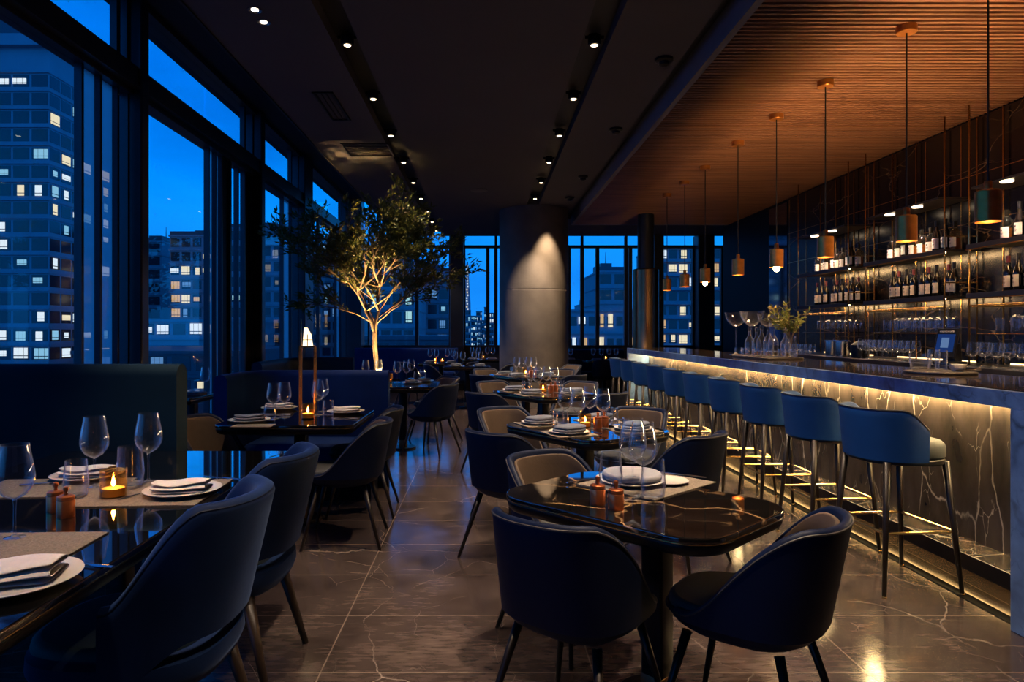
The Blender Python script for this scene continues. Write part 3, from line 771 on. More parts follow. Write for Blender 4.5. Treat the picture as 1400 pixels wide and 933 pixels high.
chair(CH, .19, 4.17, .68, .73, 'navy shell chair with its back to the camera at the second marble table', G1)
chair(CH, .24, 5.02, .55, -.83, 'brown lined shell chair facing the camera across the second marble table', G1)
chair(CH, 1.12, 4.08, -.7, .72, 'dark shell chair on the bar side of the second marble table, back to the camera', G1)
chair(CH, 1.06, 5.0, -.6, -.8, 'navy shell chair on the bar side of the second marble table, facing the camera', G1)
chair(CH, .12, 6.68, .68, .73, 'navy shell chair with its back to the camera at the third marble table', G1)
chair(CH, .2, 7.75, .55, -.83, 'brown lined shell chair facing the camera across the third marble table', G1)
chair(CH, 1.08, 6.65, -.7, .72, 'dark shell chair on the bar side of the third marble table, back to the camera', G1)
chair(CH, 1.0, 7.7, -.6, -.8, 'navy shell chair on the bar side of the third marble table, facing the camera', G1)
chair(CH, .10, 9.28, .68, .73, 'navy shell chair with its back to the camera at the fourth marble table', G1)
chair(CH, .12, 10.3, .55, -.83, 'brown lined shell chair facing the camera across the fourth marble table', G1)
chair(CH, 1.08, 9.25, -.7, .72, 'dark shell chair on the bar side of the fourth marble table, back to the camera', G1)
chair(CH, 1.08, 10.25, -.6, -.8, 'navy shell chair on the bar side of the fourth marble table, facing the camera', G1)
# long table beside the tall booth
table('dining_table', 'long glossy black table with a brass edge line beside the tall booth', -1.6, 2.15, .59, 1.42, .03, 0, M['table_plain'], [(0, -.75), (0, .85)])
G2 = 'velvet chairs along the long black table'
chair(VC, -1.05, 2.1, -1, .02, 'blue velvet chair pulled up to the long black table, the one closer to the camera', G2)
chair(VC, -1.07, 2.78, -1, .03, 'blue velvet chair pulled up to the long black table, the one farther from the camera', G2)
# lantern table
table('dining_table', 'glossy black table carrying a tall brass lantern in front of the curved booth', -1.34, 5.0, .467, .49, .08, 0, M['table_plain'], [(0, 0)])
G3 = 'chairs on the window side of the room'
chair(CH, -.92, 4.5, -1, -.05, 'dark shell chair at the lantern table, closer to the camera of two by the aisle', G3)
chair(CH, -.93, 5.22, -1, -.05, 'dark shell chair at the lantern table, farther from the camera of two by the aisle', G3)
chair(CH, -1.8, 4.62, .92, -.3, 'brown lined shell chair tucked under the window side of the lantern table', G3)
# table in front of the tree
table('dining_table', 'black table laid with glasses in front of the lit tree', -.95, 8.0, .42, .45, .1, 0, M['table_plain'], [(0, 0)])
chair(CH, -.6, 7.62, -.9, .45, 'dark shell chair with splayed legs at the table in front of the lit tree', G3)
chair(CH, -.62, 8.55, -.8, -.55, 'brown lined shell chair on the far side of the table before the tree', G3)
# window side tables
table('dining_table', 'narrow black table against the window glazing behind the tall booth', -2.93, 6.85, .22, .55, .02, 0, M['table_plain'], [(0, 0)])
table('dining_table', 'small dark table farther along the window glazing', -2.95, 8.9, .2, .4, .02, 0, M['table_plain'], [(0, 0)])
# far tables
far = [(-.85, 13.4, 'dark table with candles under the far windows, on the tree side'), (-.05, 15.1, 'small table tucked under the far window by the concrete column'),
       (-.3, 12.2, 'blue lit table by the concrete column, halfway to the far windows'), (1.6, 14.6, 'dark table beyond the concrete column under the far windows'), (2.55, 14.5, 'dark table between the column and the bar end under the far windows')]
for (x, y, lb) in far:
    table('dining_table', lb, x, y, .42, .4, .05, 0, M['table_plain'], [(0, 0)], 'tables at the far end')
G4 = 'shell chairs at the far end'
for (x, y, fx, fy, lb) in [(-.42, 13.0, -.95, .3, 'dark chair beside the candle table under the far windows, back to the aisle'), (-1.35, 13.0, .8, .6, 'dark chair on the tree side of the candle table under the far windows'),
                           (.2, 12.0, -1, .1, 'dark chair by the concrete column at the blue lit table'), (-.75, 11.9, 1, .2, 'dark chair on the tree side of the blue lit table'),
                           (1.75, 14.05, 0, 1, 'dark chair beyond the concrete column, back to the camera'), (2.45, 13.95, .05, 1, 'dark chair before the far window near the bar end, back to the camera'), (1.0, 14.95, 1, -.2, 'dark chair half hidden by the concrete column'), (1.35, 11.6, -.8, -.5, 'dark shell chair close against the concrete column')]:
    chair(CH, x, y, fx, fy, lb, G4)
# ================================================================ BOOTHS
def booth(label, path, th, h, name='booth', mat='booth_blue', seat=None, piping=True, group=None):
    t = thing(name, label, 'booth', (path[0][0], path[0][1], 0), 0, group)
    ox, oy = path[0]
    P_ = [(x - ox, y - oy) for x, y in path]
    r = th / 2; sec = [(-r, .06), (-r, h - r)]
    for k in range(1, 8):
        a = PI - PI * k / 8; sec.append((r * math.cos(a), h - r + r * math.sin(a)))
    sec += [(r, h - r), (r, .06)]
    MB().sweep(P_, sec).build('backrest', M[mat], t, angle=50)
    MB().sweep(P_, [(-r * .8, 0), (-r * .8, .06), (r * .8, .06), (r * .8, 0)]).build('plinth', M['black_metal'], t, angle=40)
    if seat:
        for (x0, x1, y0, y1) in seat:
            MB().slab(lambda i, a=(x1 - x0) / 2, b=(y1 - y0) / 2: rrect(a, b, .05, 5)(i), .3, .46, .04, b2=.02).build('seat_cushion', M[mat], t, loc=((x0 + x1) / 2 - ox, (y0 + y1) / 2 - oy, 0))
            MB().box(x0 + .04 - ox, x1 - .04 - ox, y0 + .04 - oy, y1 - .04 - oy, .0, .3).build('seat_base', M['black_metal'], t, smooth=False)
    return t
def arc(cx, cy, r, a0, a1, n=12): return [(cx + r * math.cos(R(a0 + (a1 - a0) * k / n)), cy + r * math.sin(R(a0 + (a1 - a0) * k / n))) for k in range(n + 1)]
booth('tall dark teal booth back standing at the end of the long black table', [(-3.08, 3.68), (-2.6, 3.68), (-2.1, 3.68), (-1.63, 3.68)], .13, 1.2, mat='teal', seat=[(-3.05, -1.75, 3.76, 4.16)])
booth('curved blue velvet booth wrapped around the lantern table', [(-2.07, 5.35)] + arc(-1.77, 5.72, .3, 180, 90, 10) + [(-1.5, 6.02), (-1.15, 6.02), (-.84, 6.02)], .11, 1.03, seat=[(-1.95, -.88, 5.5, 5.95)])
booth('curved dark blue booth behind the lantern table booth, by the windows', [(-2.6, 7.8)] + arc(-2.2, 8.8, .4, 180, 90, 10) + [(-1.95, 9.2), (-1.76, 9.2)], .12, 1.02, mat='navy_deep', seat=[(-2.45, -1.8, 8.7, 9.1)])
booth('low dark blue booth bench under the far windows on the tree side', [(-2.95, 15.6), (-2.0, 15.6), (-1.1, 15.6), (-.6, 15.6)], .14, .98, mat='booth_blue', seat=[(-2.9, -.65, 15.05, 15.5)])
booth('dark blue booth bench under the far window between column and bar', [(1.4, 15.7), (2.0, 15.7), (2.6, 15.7), (3.2, 15.7)], .14, .95, mat='navy_deep', seat=[(1.45, 3.15, 15.15, 15.6)])
# ================================================================ BAR COUNTER
BL, BROT = 7.8, math.atan(.017)
bar = thing('bar_counter', 'long bar counter in veined dark marble, warm light strip under its blue grey top', 'bar counter', (2.42, 3.14, 0), BROT)
MB().box(0, .82, -.14, BL, 1.02, 1.1).build('top_edge', M['bar_edge'], bar, smooth=False, bevel=.004)
MB().box(.02, .80, -.12, BL - .02, 1.1, 1.104).build('counter_top', M['bar_top'], bar, smooth=False)
MB().box(0, .9, -.14, 0, 0, 1.02).build('end_panel', M['bar_edge'], bar, smooth=False, bevel=.003)
MB().box(0, .9, BL - .08, BL, 0, 1.02).build('end_panel', M['bar_edge'], bar, smooth=False, bevel=.003)
MB().box(.33, .39, .08, BL - .08, .2, 1.02).build('front_panel', M['bar_stone'], bar, smooth=False)
MB().box(.39, .45, .08, BL - .08, 0, .2).build('toe_kick', M['black_metal'], bar, smooth=False)
MB().box(.13, .39, .08, BL - .08, .12, .2).build('foot_ledge', M['bar_stone'], bar, smooth=False, bevel=.004)
MB().box(.128, .1295, .08, BL - .08, .118, .199).build('ledge_fascia', M['black_metal'], bar, smooth=False)
MB().box(.285, .315, .09, BL - .09, 1.004, 1.018).build('light_strip', M['e_strip'], bar, smooth=False)
MB().box(.30, .32, .09, BL - .09, .1, .112).build('floor_light_strip', emit('led_floor', (1, .58, .2), 9), bar, smooth=False)
MB().box(.835, .87, .3, BL - .4, .86, .875).build('added_uplight_body', M['black_metal'], bar, smooth=False)  # unseen housing, made up to go with the ceiling uplight
t3 = MB().box(.05, .115, .0, BL, .0005, .003)
o = t3.build('trim_30', M['inlay'], smooth=False); o.location = (2.42, 3.14, 0); o.rotation_euler = (0, 0, BROT); struct(o)
# ================================================================ BACK BAR
MB_Y0, MB_Y1 = 4.3, 10.75
M['e_shelf'] = emit('shelf_led', (1, .62, .28), 60)
M['e_counter'] = emit('counter_led', (1, .62, .28), 4)
bc = thing('back_counter', 'long dark stone work counter behind the bar under the brass shelves', 'counter', (4.2, MB_Y0, 0))
MB().box(0, .69, 0, MB_Y1 - MB_Y0, 1.0, 1.06).build('worktop', M['plank'], bc, smooth=False, bevel=.004)
MB().box(.04, .69, 0.02, MB_Y1 - MB_Y0 - .02, .08, 1.0).build('base_cabinet', M['back_counter'], bc, smooth=False)
MB().box(.1, .69, 0.04, MB_Y1 - MB_Y0 - .04, 0, .08).build('plinth', M['black_metal'], bc, smooth=False)
for k in range(9):
    MB().box(.024, .04, .04 + k * .71, .04 + k * .71 + .69, .1, .98).build('cabinet_door', M['back_counter'], bc, smooth=False, bevel=.003)
# marble cladding with brass seams behind the shelves
ws = MB().box(XR - .03, XR - .001, 2.0, 10.95, 1.06, 3.48)
o = ws.build('wall_cladding', M['wall_marble'], smooth=False); struct(o)
seam = MB()
for k in range(14): seam.box(XR - .034, XR - .028, 3.6 + k * .56, 3.609 + k * .56, 1.06, 3.46)
for z in (2.45, 2.92): seam.box(XR - .034, XR - .028, 2.0, 10.95, z, z + .008)
struct(seam.build('trim_31', M['brass'], smooth=False))
BAYY = [(8.47, 9.82), (6.70, 8.09), (5.0, 6.36)]
BAYN = ['far bay', 'middle bay', 'till bay']
FX, BX = 4.52, 4.84
GLASS_H = 1.62
for k, (y0, y1) in enumerate(BAYY):
    L = y1 - y0
    t = thing('bar_shelf', 'brass framed back bar %s' % (['shelf bay at the far end, beyond the steel buckets', 'shelf bay in the middle, above the rows of stemmed glasses', 'shelf bay at the end closest to the camera, beside the till'][k]), 'shelf', (FX, y0, 1.06), group='back bar shelf bays')
    for (x, y) in ((0, 0), (0, L), (BX - FX, 0), (BX - FX, L), (BX - FX, L * .34), (BX - FX, L * .68)):
        MB().cyl((x, y, 0), (x, y, 2.42), .0085, n=10).build('post', M['brass'], t)
    for z in (2.175 - 1.06, 1.72 - 1.06):
        MB().box(-.02, BX - FX + .03, -.01, L + .01, z - .022, z).build('shelf_board', M['plank'], t, smooth=False)
        MB().box(-.022, -.012, -.01, L + .01, z - .05, z + .004).build('shelf_lip', M['plank'], t, smooth=False, bevel=.002)
        MB().cyl((-.024, -.01, z - .045), (-.024, L + .01, z - .045), .005, n=8).build('shelf_rail', M['brass'], t)
        MB().cyl((0, 0, z + .13), (BX - FX, 0, z + .13), .007, n=8).build('side_rail', M['brass'], t)
        MB().box(.02, .035, .03, L - .03, z - .03, z - .0225).build('light_strip', M['e_shelf'], t, smooth=False)
    MB().box(-.0, BX - FX + .02, .1, L - .02, 2.69 - 1.06, 2.71 - 1.06).build('top_shelf', M['plank'], t, smooth=False)
    for q in (.35, .7):
        MB().lathe([(0, 1.615), (.05, 1.615), (.05, 1.628)], 20, (.04, L * q, 0)).build('puck_light', M['e_spot'], t)
    MB().box(BX - FX + .025, BX - FX + .035, .05, L - .05, .004, .016).build('counter_light', M['e_counter'], t, smooth=False)
    # glass hanger rack
    for i in range(4):
        MB().cyl((.02 + i * .09, L * .3, 1.60 - 1.06), (.02 + i * .09, L - .02, 1.60 - 1.06), .006, n=6).build('hanger_rail', M['brass'], t)
    MB().cyl((0, 0, 1.61 - 1.06), (0, L, 1.61 - 1.06), .007, n=8).build('hanger_bar', M['brass'], t)
    MB().box(0.06, BX - FX + .02, L * .05, L - .02, 1.352 - 1.06, 1.36 - 1.06).build('glass_shelf', M['pane'], t, smooth=False)
    MB().cyl((.06, L * .05, 1.35 - 1.06), (.06, L - .02, 1.35 - 1.06), .005, n=6).build('glass_shelf_rail', M['brass'], t)
struct(MB().box(XR - .02, XR - .001, 11.0, 11.7, .3, 3.45).build('trim_32', M['mirror'], smooth=False))
# ---- bottles
def bottle_kind(kind):
    def mk():
        t = thing('wine_bottle' if kind < 2 else 'spirit_bottle', None, 'bottle')
        if kind == 0: pr = [(.0, 0), (.034, 0), (.0375, .006), (.0375, .19), (.033, .21), (.018, .235), (.0145, .25), (.0145, .31), (.0165, .312), (.0165, .325), (0, .325)]
        elif kind == 1: pr = [(.0, 0), (.037, 0), (.04, .006), (.04, .17), (.036, .19), (.02, .24), (.0145, .265), (.0145, .32), (.0165, .322), (.0165, .335), (0, .335)]
        else: pr = [(.0, 0), (.044, 0), (.047, .006), (.047, .17), (.043, .19), (.02, .215), (.017, .225), (.017, .255), (.021, .257), (.021, .285), (0, .285)]
        MB().lathe(pr, 20).build('body', [M['bottle'], M['bottle'], M['amber_glass']][kind], t)
        if kind == 2: MB().lathe([(0, .008), (.041, .008), (.041, .12), (0, .12)], 18).build('spirit', M['bottle_amber'], t)
        h1 = pr[-1][1]
        MB().lathe([(.0155, h1 - .06), (.0175, h1 - .012), (.0175, h1 + .002), (0, h1 + .002)], 14).build('cap', [M['bottle_red'], M['black_metal'], M['black_metal']][kind], t)
        r = pr[2][0] + .0009
        lm = MB(); z0, z1 = (.045, .15) if kind < 2 else (.035, .13)
        angs = [R(180 - 75 + 150 * i / 16) for i in range(17)]
        rs = [[(r * math.cos(a), r * math.sin(a), z) for a in angs] for z in (z0, z1)]
        lm.rings(rs, False, False, False, 0)
        a0 = [R(180 - 18 + 36 * i / 6) for i in range(7)]
        for (p, q, f_) in ((.62, .8, .6), (.4, .44, 1.2), (.3, .34, .9)):
            aa = [PI + (a - PI) * f_ for a in a0]
            lm.rings([[((r + .0006) * math.cos(a), (r + .0006) * math.sin(a), z0 + (z1 - z0) * u) for a in aa] for u in (p, q)], False, False, False, 1)
        lm.build('label', [M['label_paper'], M['label_ink']], t)
        return t
    return mk
BK = [Kind(bottle_kind(k)) for k in range(3)]
rnd = random.Random(5)
for k, (y0, y1) in enumerate(BAYY):
    L = y1 - y0
    for row, z in enumerate((2.175, 1.72)):
        n = 9; gr = 'bottles on the %s shelf of the %s' % (('upper', 'lower')[row], BAYN[k])
        lo, hi = (.2, .97)
        for i in range(n):
            y = y1 - L * (1 - hi) - (hi - lo) * L * i / (n - 1) + rnd.uniform(-.012, .012) if True else 0
            y = y0 + .08 + (L - .16 - L * .12) * i / (n - 1) + rnd.uniform(-.012, .012)
            kd = (2 if (i * 7 + k) % 4 in (0, 1, 2) and row == 0 else (0, 1)[(i + k) % 2])
            if row == 0 and i in (1, 2) : kd = 1
            BK[kd].place((FX + .17 + rnd.uniform(-.015, .02), y, z + .0015), R(rnd.uniform(-22, 8)),
                         '%s, %s from the camera end, %s shelf of the %s' % (('dark wine bottle', 'dark tall shouldered bottle', 'amber spirit bottle')[kd], ORD[i], ('upper', 'lower')[row], BAYN[k]), gr)
# ================================================================ GLASSWARE KINDS
def wine_glass(h=.255, rmax=.05, rim=.037, parts=True, n=28):
    def mk():
        t = thing('wine_glass', None, 'wine glass')
        foot = [(0, .0), (.04, 0), (.0415, .002), (.03, .0045), (.01, .008), (.0045, .014), (0, .014)]
        zs = h * .42
        MB().lathe(foot, n).build('foot', M['glass'], t)
        MB().lathe([(0, .012), (.0045, .013), (.0036, .05), (.0036, zs - .02), (.006, zs - .004), (0, zs)], 12).build('stem', M['glass'], t)
        hb = h - zs + .004; out = []
        for i in range(11):
            u = i / 10
            r = rmax * math.sin(min(1, u / .38) * PI / 2) ** .62 if u < .38 else rmax + (rim - rmax) * smooth(.38, 1.05, u) * 1.05
            out.append((max(r, .001), zs - .004 + hb * u))
        inn = [(max(r - .0016, .0005), z + (.003 if i < 2 else 0)) for i, (r, z) in enumerate(out)][::-1]
        MB().lathe([(0, out[0][1])] + out + inn + [(0, inn[-1][1])], n).build('bowl', M['glass'], t)
        return t
    return mk
def tumbler(h=.12, r0=.033, rm=.043, rim=.037, water=True):
    def mk():
        t = thing('tumbler', None, 'water glass')
        out = [(0, 0), (r0, 0), (r0 + .004, .006), (rm, h * .4), (rim + .002, h * .75), (rim, h)]
        inn = [(rim - .0018, h), (rim, h * .75), (rm - .002, h * .4), (r0, .014), (0, .012)]
        MB().lathe(out + inn, 28).build('glass_wall', M['glass'], t)
        return t
    return mk
def coupe():
    t = thing('coupe_glass', None, 'cocktail glass')
    MB().lathe([(0, 0), (.045, 0), (.046, .002), (.02, .006), (.005, .016), (0, .016)], 24).build('foot', M['glass_clear'], t)
    MB().lathe([(0, .012), (.005, .014), (.004, .13), (.008, .2), (0, .204)], 12).build('stem', M['glass_clear'], t)
    out = [(0, .2), (.02, .202), (.05, .225), (.07, .26), (.078, .3)]
    MB().lathe(out + [(.076, .3), (.068, .262), (.048, .229), (.018, .206), (0, .204)], 28).build('bowl', M['glass_clear'], t)
    return t
WG = Kind(wine_glass()); WGL = Kind(wine_glass(.285, .054, .04)); TB = Kind(tumbler()); TBL = Kind(tumbler(.15, .036, .047, .04)); CP = Kind(coupe)
# glasses on the back counter, in rows in front of the shelf posts
rnd = random.Random(9)
rows = [(0, 7, 2, .70, 1.28, 'short stemmed glass'), (1, 10, 2, .2, 1.08, 'stemmed wine glass'), (2, 7, 2, .15, 1.0, 'stemmed wine glass')]
GB = Kind(wine_glass(.215, .044, .036, n=18))
TBS = Kind(tumbler(.135, .03, .033, .034))
for (k, nc, nr_, a, b_, nm) in rows:
    y0, y1 = BAYY[k]
    for r_ in range(nr_):
        for i in range(nc):
            y = y0 + a + (b_ - a) * i / (nc - 1)
            if k == 0: y = y0 + .62 + .74 * i / (nc - 1)
            kd = TBS if k == 0 else GB
            kd.place((4.3 + .1 * r_ + rnd.uniform(-.008, .008), y + (.04 if r_ else 0), 1.06), 0,
                     '%s on the back counter, %s, %s from the camera end, %s row' % ('clear tall glass' if k == 0 else nm, BAYN[k], ORD[i], ('front', 'rear')[r_]), 'glasses standing on the back counter')
# glasses hung upside down on the racks
HG = Kind(wine_glass(.2, .04, .033, n=16))
def hang(x, y, z, label, group):
    o = HG.place((x, y, z), 0, label, group); o.rotation_euler = (PI, 0, 0); return o
for k, (nc, nr_) in enumerate(((4, 2), (8, 2), (6, 2))):
    y0, y1 = BAYY[k]; L = y1 - y0
    for r_ in range(nr_):
        for i in range(nc):
            y = y0 + .06 + L * .58 * i / (nc - 1)
            if k == 2: y = y0 + .3 + L * .42 * i / (nc - 1)
            hang(FX + .065 + .09 * r_, y, 1.604, 'upside down glass in the %s rack, %s from the camera end, %s rail' % (BAYN[k], ORD[i], ('front', 'rear')[r_]), 'hanging stemware')
for k, nc in ((1, 9), (2, 7)):
    y0, y1 = BAYY[k]; L = y1 - y0
    for i in range(nc):
        HGY = y0 + .08 + (L - .3) * i / (nc - 1)
        TBS.place((FX + .12, HGY, 1.36), 0, 'clear tall glass on the glass shelf, %s, %s from the camera end' % (BAYN[k], ORD[i]), 'glasses on the thin glass shelves')
# steel ice buckets
def bucket():
    t = thing('ice_bucket', None, 'ice bucket')
    MB().lathe([(0, 0), (.075, 0), (.08, .006), (.088, .185), (.092, .19), (.092, .196), (.085, .196), (.076, .01), (0, .01)], 28).build('body', M['steel'], t)
    MB().tube([(.088, 0, .15), (.105, 0, .15), (.108, 0, .12), (.086, 0, .12)], .005, 6).build('handle', M['steel'], t)
    return t
IB = Kind(bucket)
for i, px in enumerate((1138, 1152)):
    y = 4.36 * F / (px - VX) ; IB.place((4.36, y, 1.06), R(40), 'steel ice bucket on the back counter, far bay, %s' % ('beyond its twin', 'on the camera side of its twin')[i], 'steel ice buckets')
IBd = MB().lathe([(0, 0), (.085, 0), (.095, .01), (.1, .15), (.06, .18), (.02, .2), (.02, .22), (0, .22)], 28)
y = 4.4 * F / (1176 - VX)
ck = thing('cocktail_pitcher', 'dark lidded pitcher on the back counter between the buckets and the stemmed glasses', 'pitcher', (4.4, y, 1.06))
IBd.build('body', M['black_metal'], ck); MB().tube([(0, -.095, .13), (0, -.14, .12), (0, -.14, .06), (0, -.09, .05)], .007, 8).build('handle', M['black_metal'], ck)
# till
y = 4.35 * F / (1303 - VX)
pos = thing('till', 'black touchscreen till with a blue screen on the back counter', 'till', (4.32, y, 1.06), R(18))
MB().slab(rrect(.11, .10, .03, 5), 0, .035, .01).build('base', M['black_metal'], pos)
MB().rings([[(-.02, -.06, .03), (.08, -.06, .03), (.08, .06, .03), (-.02, .06, .03)], [(.0, -.055, .2), (.07, -.055, .2), (.07, .055, .2), (.0, .055, .2)]]).build('stand', M['black_metal'], pos, smooth=False, bevel=.006)
body = MB().box(-.012, .012, -.105, .105, -.14, .14).build('display', M['black_metal'], pos, smooth=False, bevel=.008); body.location = (-.045, 0, .2); body.rotation_euler = (0, R(-14) * -1, 0)
scn = MB().box(-.0145, -.0125, -.085, .085, -.085, .085).build('screen', M['e_screen'], body, smooth=False)
MB().box(-.0155, -.0147, -.035, .04, -.045, .05).build('screen_icon', M['e_screen2'], body, smooth=False)
bar_ = MB().box(-.0145, -.0125, -.07, .07, .1, .118).build('card_slot', M['steel'], body, smooth=False)
# ---- items on the bar top
BT = 1.104
def on_bar(px, py): return at(px, py, BT)
x, y = on_bar(1285, 511)
tr = MB().slab(circle(.2, 40), 0, .016, .005)
o = tr.build('serving_tray', M['plank'], loc=(x, y, BT)); tag(o, 'round dark serving tray with mixing glassware on the bar opposite the till', 'tray')
mb_ = MB().lathe([(0, .0), (.04, 0), (.055, .02), (.062, .06), (.066, .11), (.063, .11), (.058, .06), (.05, .024), (0, .012)], 28)
o = mb_.build('mixing_glass', M['glass_clear'], loc=(x - .1, y + .04, BT + .016)); tag(o, 'large round mixing glass on the serving tray opposite the till', 'glass')
TBS.place((x - .005, y - .02, BT + .016), 0, 'small clear glass standing on the serving tray opposite the till', 'glasses on the serving tray')
TBS.place((x + .02, y + .09, BT + .016), 0, 'small clear glass behind the mixing glass on the serving tray', 'glasses on the serving tray')
o = MB().lathe([(0, 0), (.03, 0), (.045, .02), (.048, .045), (.045, .045), (.04, .022), (0, .01)], 24).build('dish', M['ceramic'], loc=(x + .1, y - .02, BT + .016)); tag(o, 'little white dish on the serving tray opposite the till', 'dish')
o = MB().tube([(0, 0, .01), (.06, .01, .012), (.12, .0, .014), (.15, -.01, .02)], [.004, .003, .003, .012], 8).build('bar_spoon', M['steel'], loc=(x + .03, y - .1, BT + .016)); tag(o, 'steel bar spoon lying on the serving tray opposite the till', 'spoon')
x, y = on_bar(1042, 490)
o = MB().slab(rrect(.2, .42, .05, 6), 0, .018, .005).build('serving_tray', M['plank'], loc=(x + .06, y + .05, BT)); tag(o, 'long dark tray under the cluster of glass decanters on the bar', 'tray')
TZ = BT + .018; TXc, TYc = x + .06, y + .05
def decanter():
    t = thing('decanter', None, 'decanter')
    out = [(0, 0), (.045, 0), (.05, .006), (.05, .14), (.045, .165), (.018, .21), (.015, .23), (.015, .26), (.02, .265)]
    MB().lathe(out + [(.017, .265), (.012, .26), (.012, .23), (.015, .21), (.042, .163), (.047, .138), (.047, .01), (0, .008)], 24).build('body', M['glass_clear'], t)
    MB().lathe([(0, .255), (.011, .258), (.013, .27), (.02, .285), (.018, .31), (0, .318)], 16).build('stopper', M['glass_clear'], t)
    MB().lathe([(0, .012), (.0455, .012), (.0455, .05), (0, .05)], 20).build('liquid', M['amber_glass'], t)
    return t
DC = Kind(decanter)
for i, (dx, dy, s_) in enumerate(((-.06, .27, .95), (.02, .16, 1.0), (-.07, .06, .92), (.04, -.07, 1.0), (-.06, -.2, 1.0), (.07, -.28, .9))):
    DC.place((TXc + dx, TYc + dy, TZ), 0, 'clear stoppered decanter in the cluster on the bar, %s from the camera end' % ORD[5 - i], 'decanters on the bar', scale=s_)
for i, (dx, dy, s_) in enumerate(((-.16, .38, 1.5), (.15, .3, 1.45), (-.165, -.06, 1.5))):
    CP.place((TXc + dx, TYc + dy, TZ), 0, 'wide mouthed coupe glass among the decanters on the bar, %s from the far end' % ORD[i], 'coupe glasses on the bar', scale=s_)
TBl = Kind(tumbler(.085, .032, .036, .036))
for i, (dx, dy) in enumerate(((.0, .75), (.09, .8), (.05, .65), (-.12, -.1), (-.1, -.3), (.1, -.38), (.0, -.36))):
    TBl.place((TXc + dx, TYc + dy, BT if i < 3 else TZ), 0, ('small tumbler standing on the bar beyond the decanter tray, %s of three' if i < 3 else 'small tumbler on the decanter tray, %s counting with those on the bar') % ORD[i], 'small tumblers on the bar')
# leafy vase
vs = thing('vase_of_leaves', 'clear vase of green leafy branches standing among the decanters on the bar', 'vase', (TXc + .2, TYc - .1, TZ))
MB().lathe([(0, 0), (.05, 0), (.058, .02), (.06, .1), (.045, .17), (.05, .2), (.047, .2), (.042, .17), (.056, .1), (.054, .02), (0, .012)], 28).build('vase', M['glass_clear'], vs)
def leaf(mb, p, d, ln, w, rnd):
    d = Vector(d).normalized(); s_ = d.cross(Vector((rnd.uniform(-1, 1), rnd.uniform(-1, 1), rnd.uniform(.2, 1)))).normalized(); nn = d.cross(s_)
    p = Vector(p)
    a, b_, c_ = p + d * ln * .35 + s_ * w - nn * w * .25, p + d * ln * .35 - s_ * w - nn * w * .25, p + d * ln - nn * ln * .15
    m1 = p + d * ln * .4
    mb.add([p, a, c_, b_, m1], [(0, 1, 4), (1, 2, 4), (2, 3, 4), (3, 0, 4)])
rnd = random.Random(3)
st, lf = MB(), MB()
for i in range(16):
    a = rnd.uniform(0, 2 * PI); sp_ = rnd.uniform(.08, .3); hh = rnd.uniform(.4, .62) - sp_ * .3
    pts = [(0, 0, .02), (.02 * math.cos(a), .02 * math.sin(a), .2), (sp_ * .5 * math.cos(a), sp_ * .5 * math.sin(a), .2 + (hh - .2) * .55), (sp_ * math.cos(a), sp_ * math.sin(a), hh)]
    st.tube(pts, [.003, .003, .002, .001], 5)
    for j in range(22):
        u = rnd.uniform(.15, 1); q = Vector(pts[1]).lerp(Vector(pts[2]), min(1, u * 2)) if u < .5 else Vector(pts[2]).lerp(Vector(pts[3]), u * 2 - 1)
        leaf(lf, q, (rnd.uniform(-1, 1), rnd.uniform(-1, 1), rnd.uniform(-.3, .8)), rnd.uniform(.04, .07), .011, rnd)
st.build('stem', M['bark'], vs); lf.build('foliage', M['leaf'], vs, smooth=False)
# ================================================================ PENDANTS
def pendant():
    t = thing('pendant_lamp', None, 'pendant lamp')
    MB().lathe([(0, 1.5), (.0, 1.5), (.066, 1.5), (.066, 1.455), (.062, 1.45), (0, 1.45)], 32).build('canopy', M['lamp_brass'], t)
    MB().cyl((0, 0, .23), (0, 0, 1.46), .0055, n=8).build('cord', M['slot'], t)
    MB().lathe([(0, .235), (.016, .235), (.021, .225), (.021, .192), (.026, .188), (.026, .175), (0, .175)], 20).build('collar', M['lamp_brass'], t)
    MB().lathe([(0, .18), (.058, .18), (.065, .173), (.065, .0), (.062, .0), (.062, .168), (0, .174)], 36).build('shade', M['lamp_brass'], t)
    MB().lathe([(0, .17), (.016, .17), (.016, .11), (0, .11)], 16).build('bulb_holder', M['brass'], t)
    return t
PN = Kind(pendant)
BULB = MB().lathe([(0, -.045), (.02, -.038), (.03, -.018), (.03, .002), (.02, .03), (.012, .06), (0, .06)], 20)
for k in range(8):
    y = (3.9, 4.75, 5.8, 6.7, 7.65, 8.8, 9.7, 10.6)[k]; x = (2.88, 2.94, 2.9, 2.87, 2.845, 2.85, 2.85, 2.84)[k]
    o = PN.place((x, y, 2.0), 0, 'brass cylinder pendant lamp over the bar, %s counting from the camera end' % ORD[k], 'brass pendants over the bar')
    low = k in (3, 5)
    b_ = BULB.build('bulb', M['e_bulb'], o, loc=(0, 0, .0 if low else .06))
    spot_light('pendant_beam', (x, y, 1.96 if low else 2.0), (x, y, 0), 90, 130, .8, (1, .62, .3), .03)
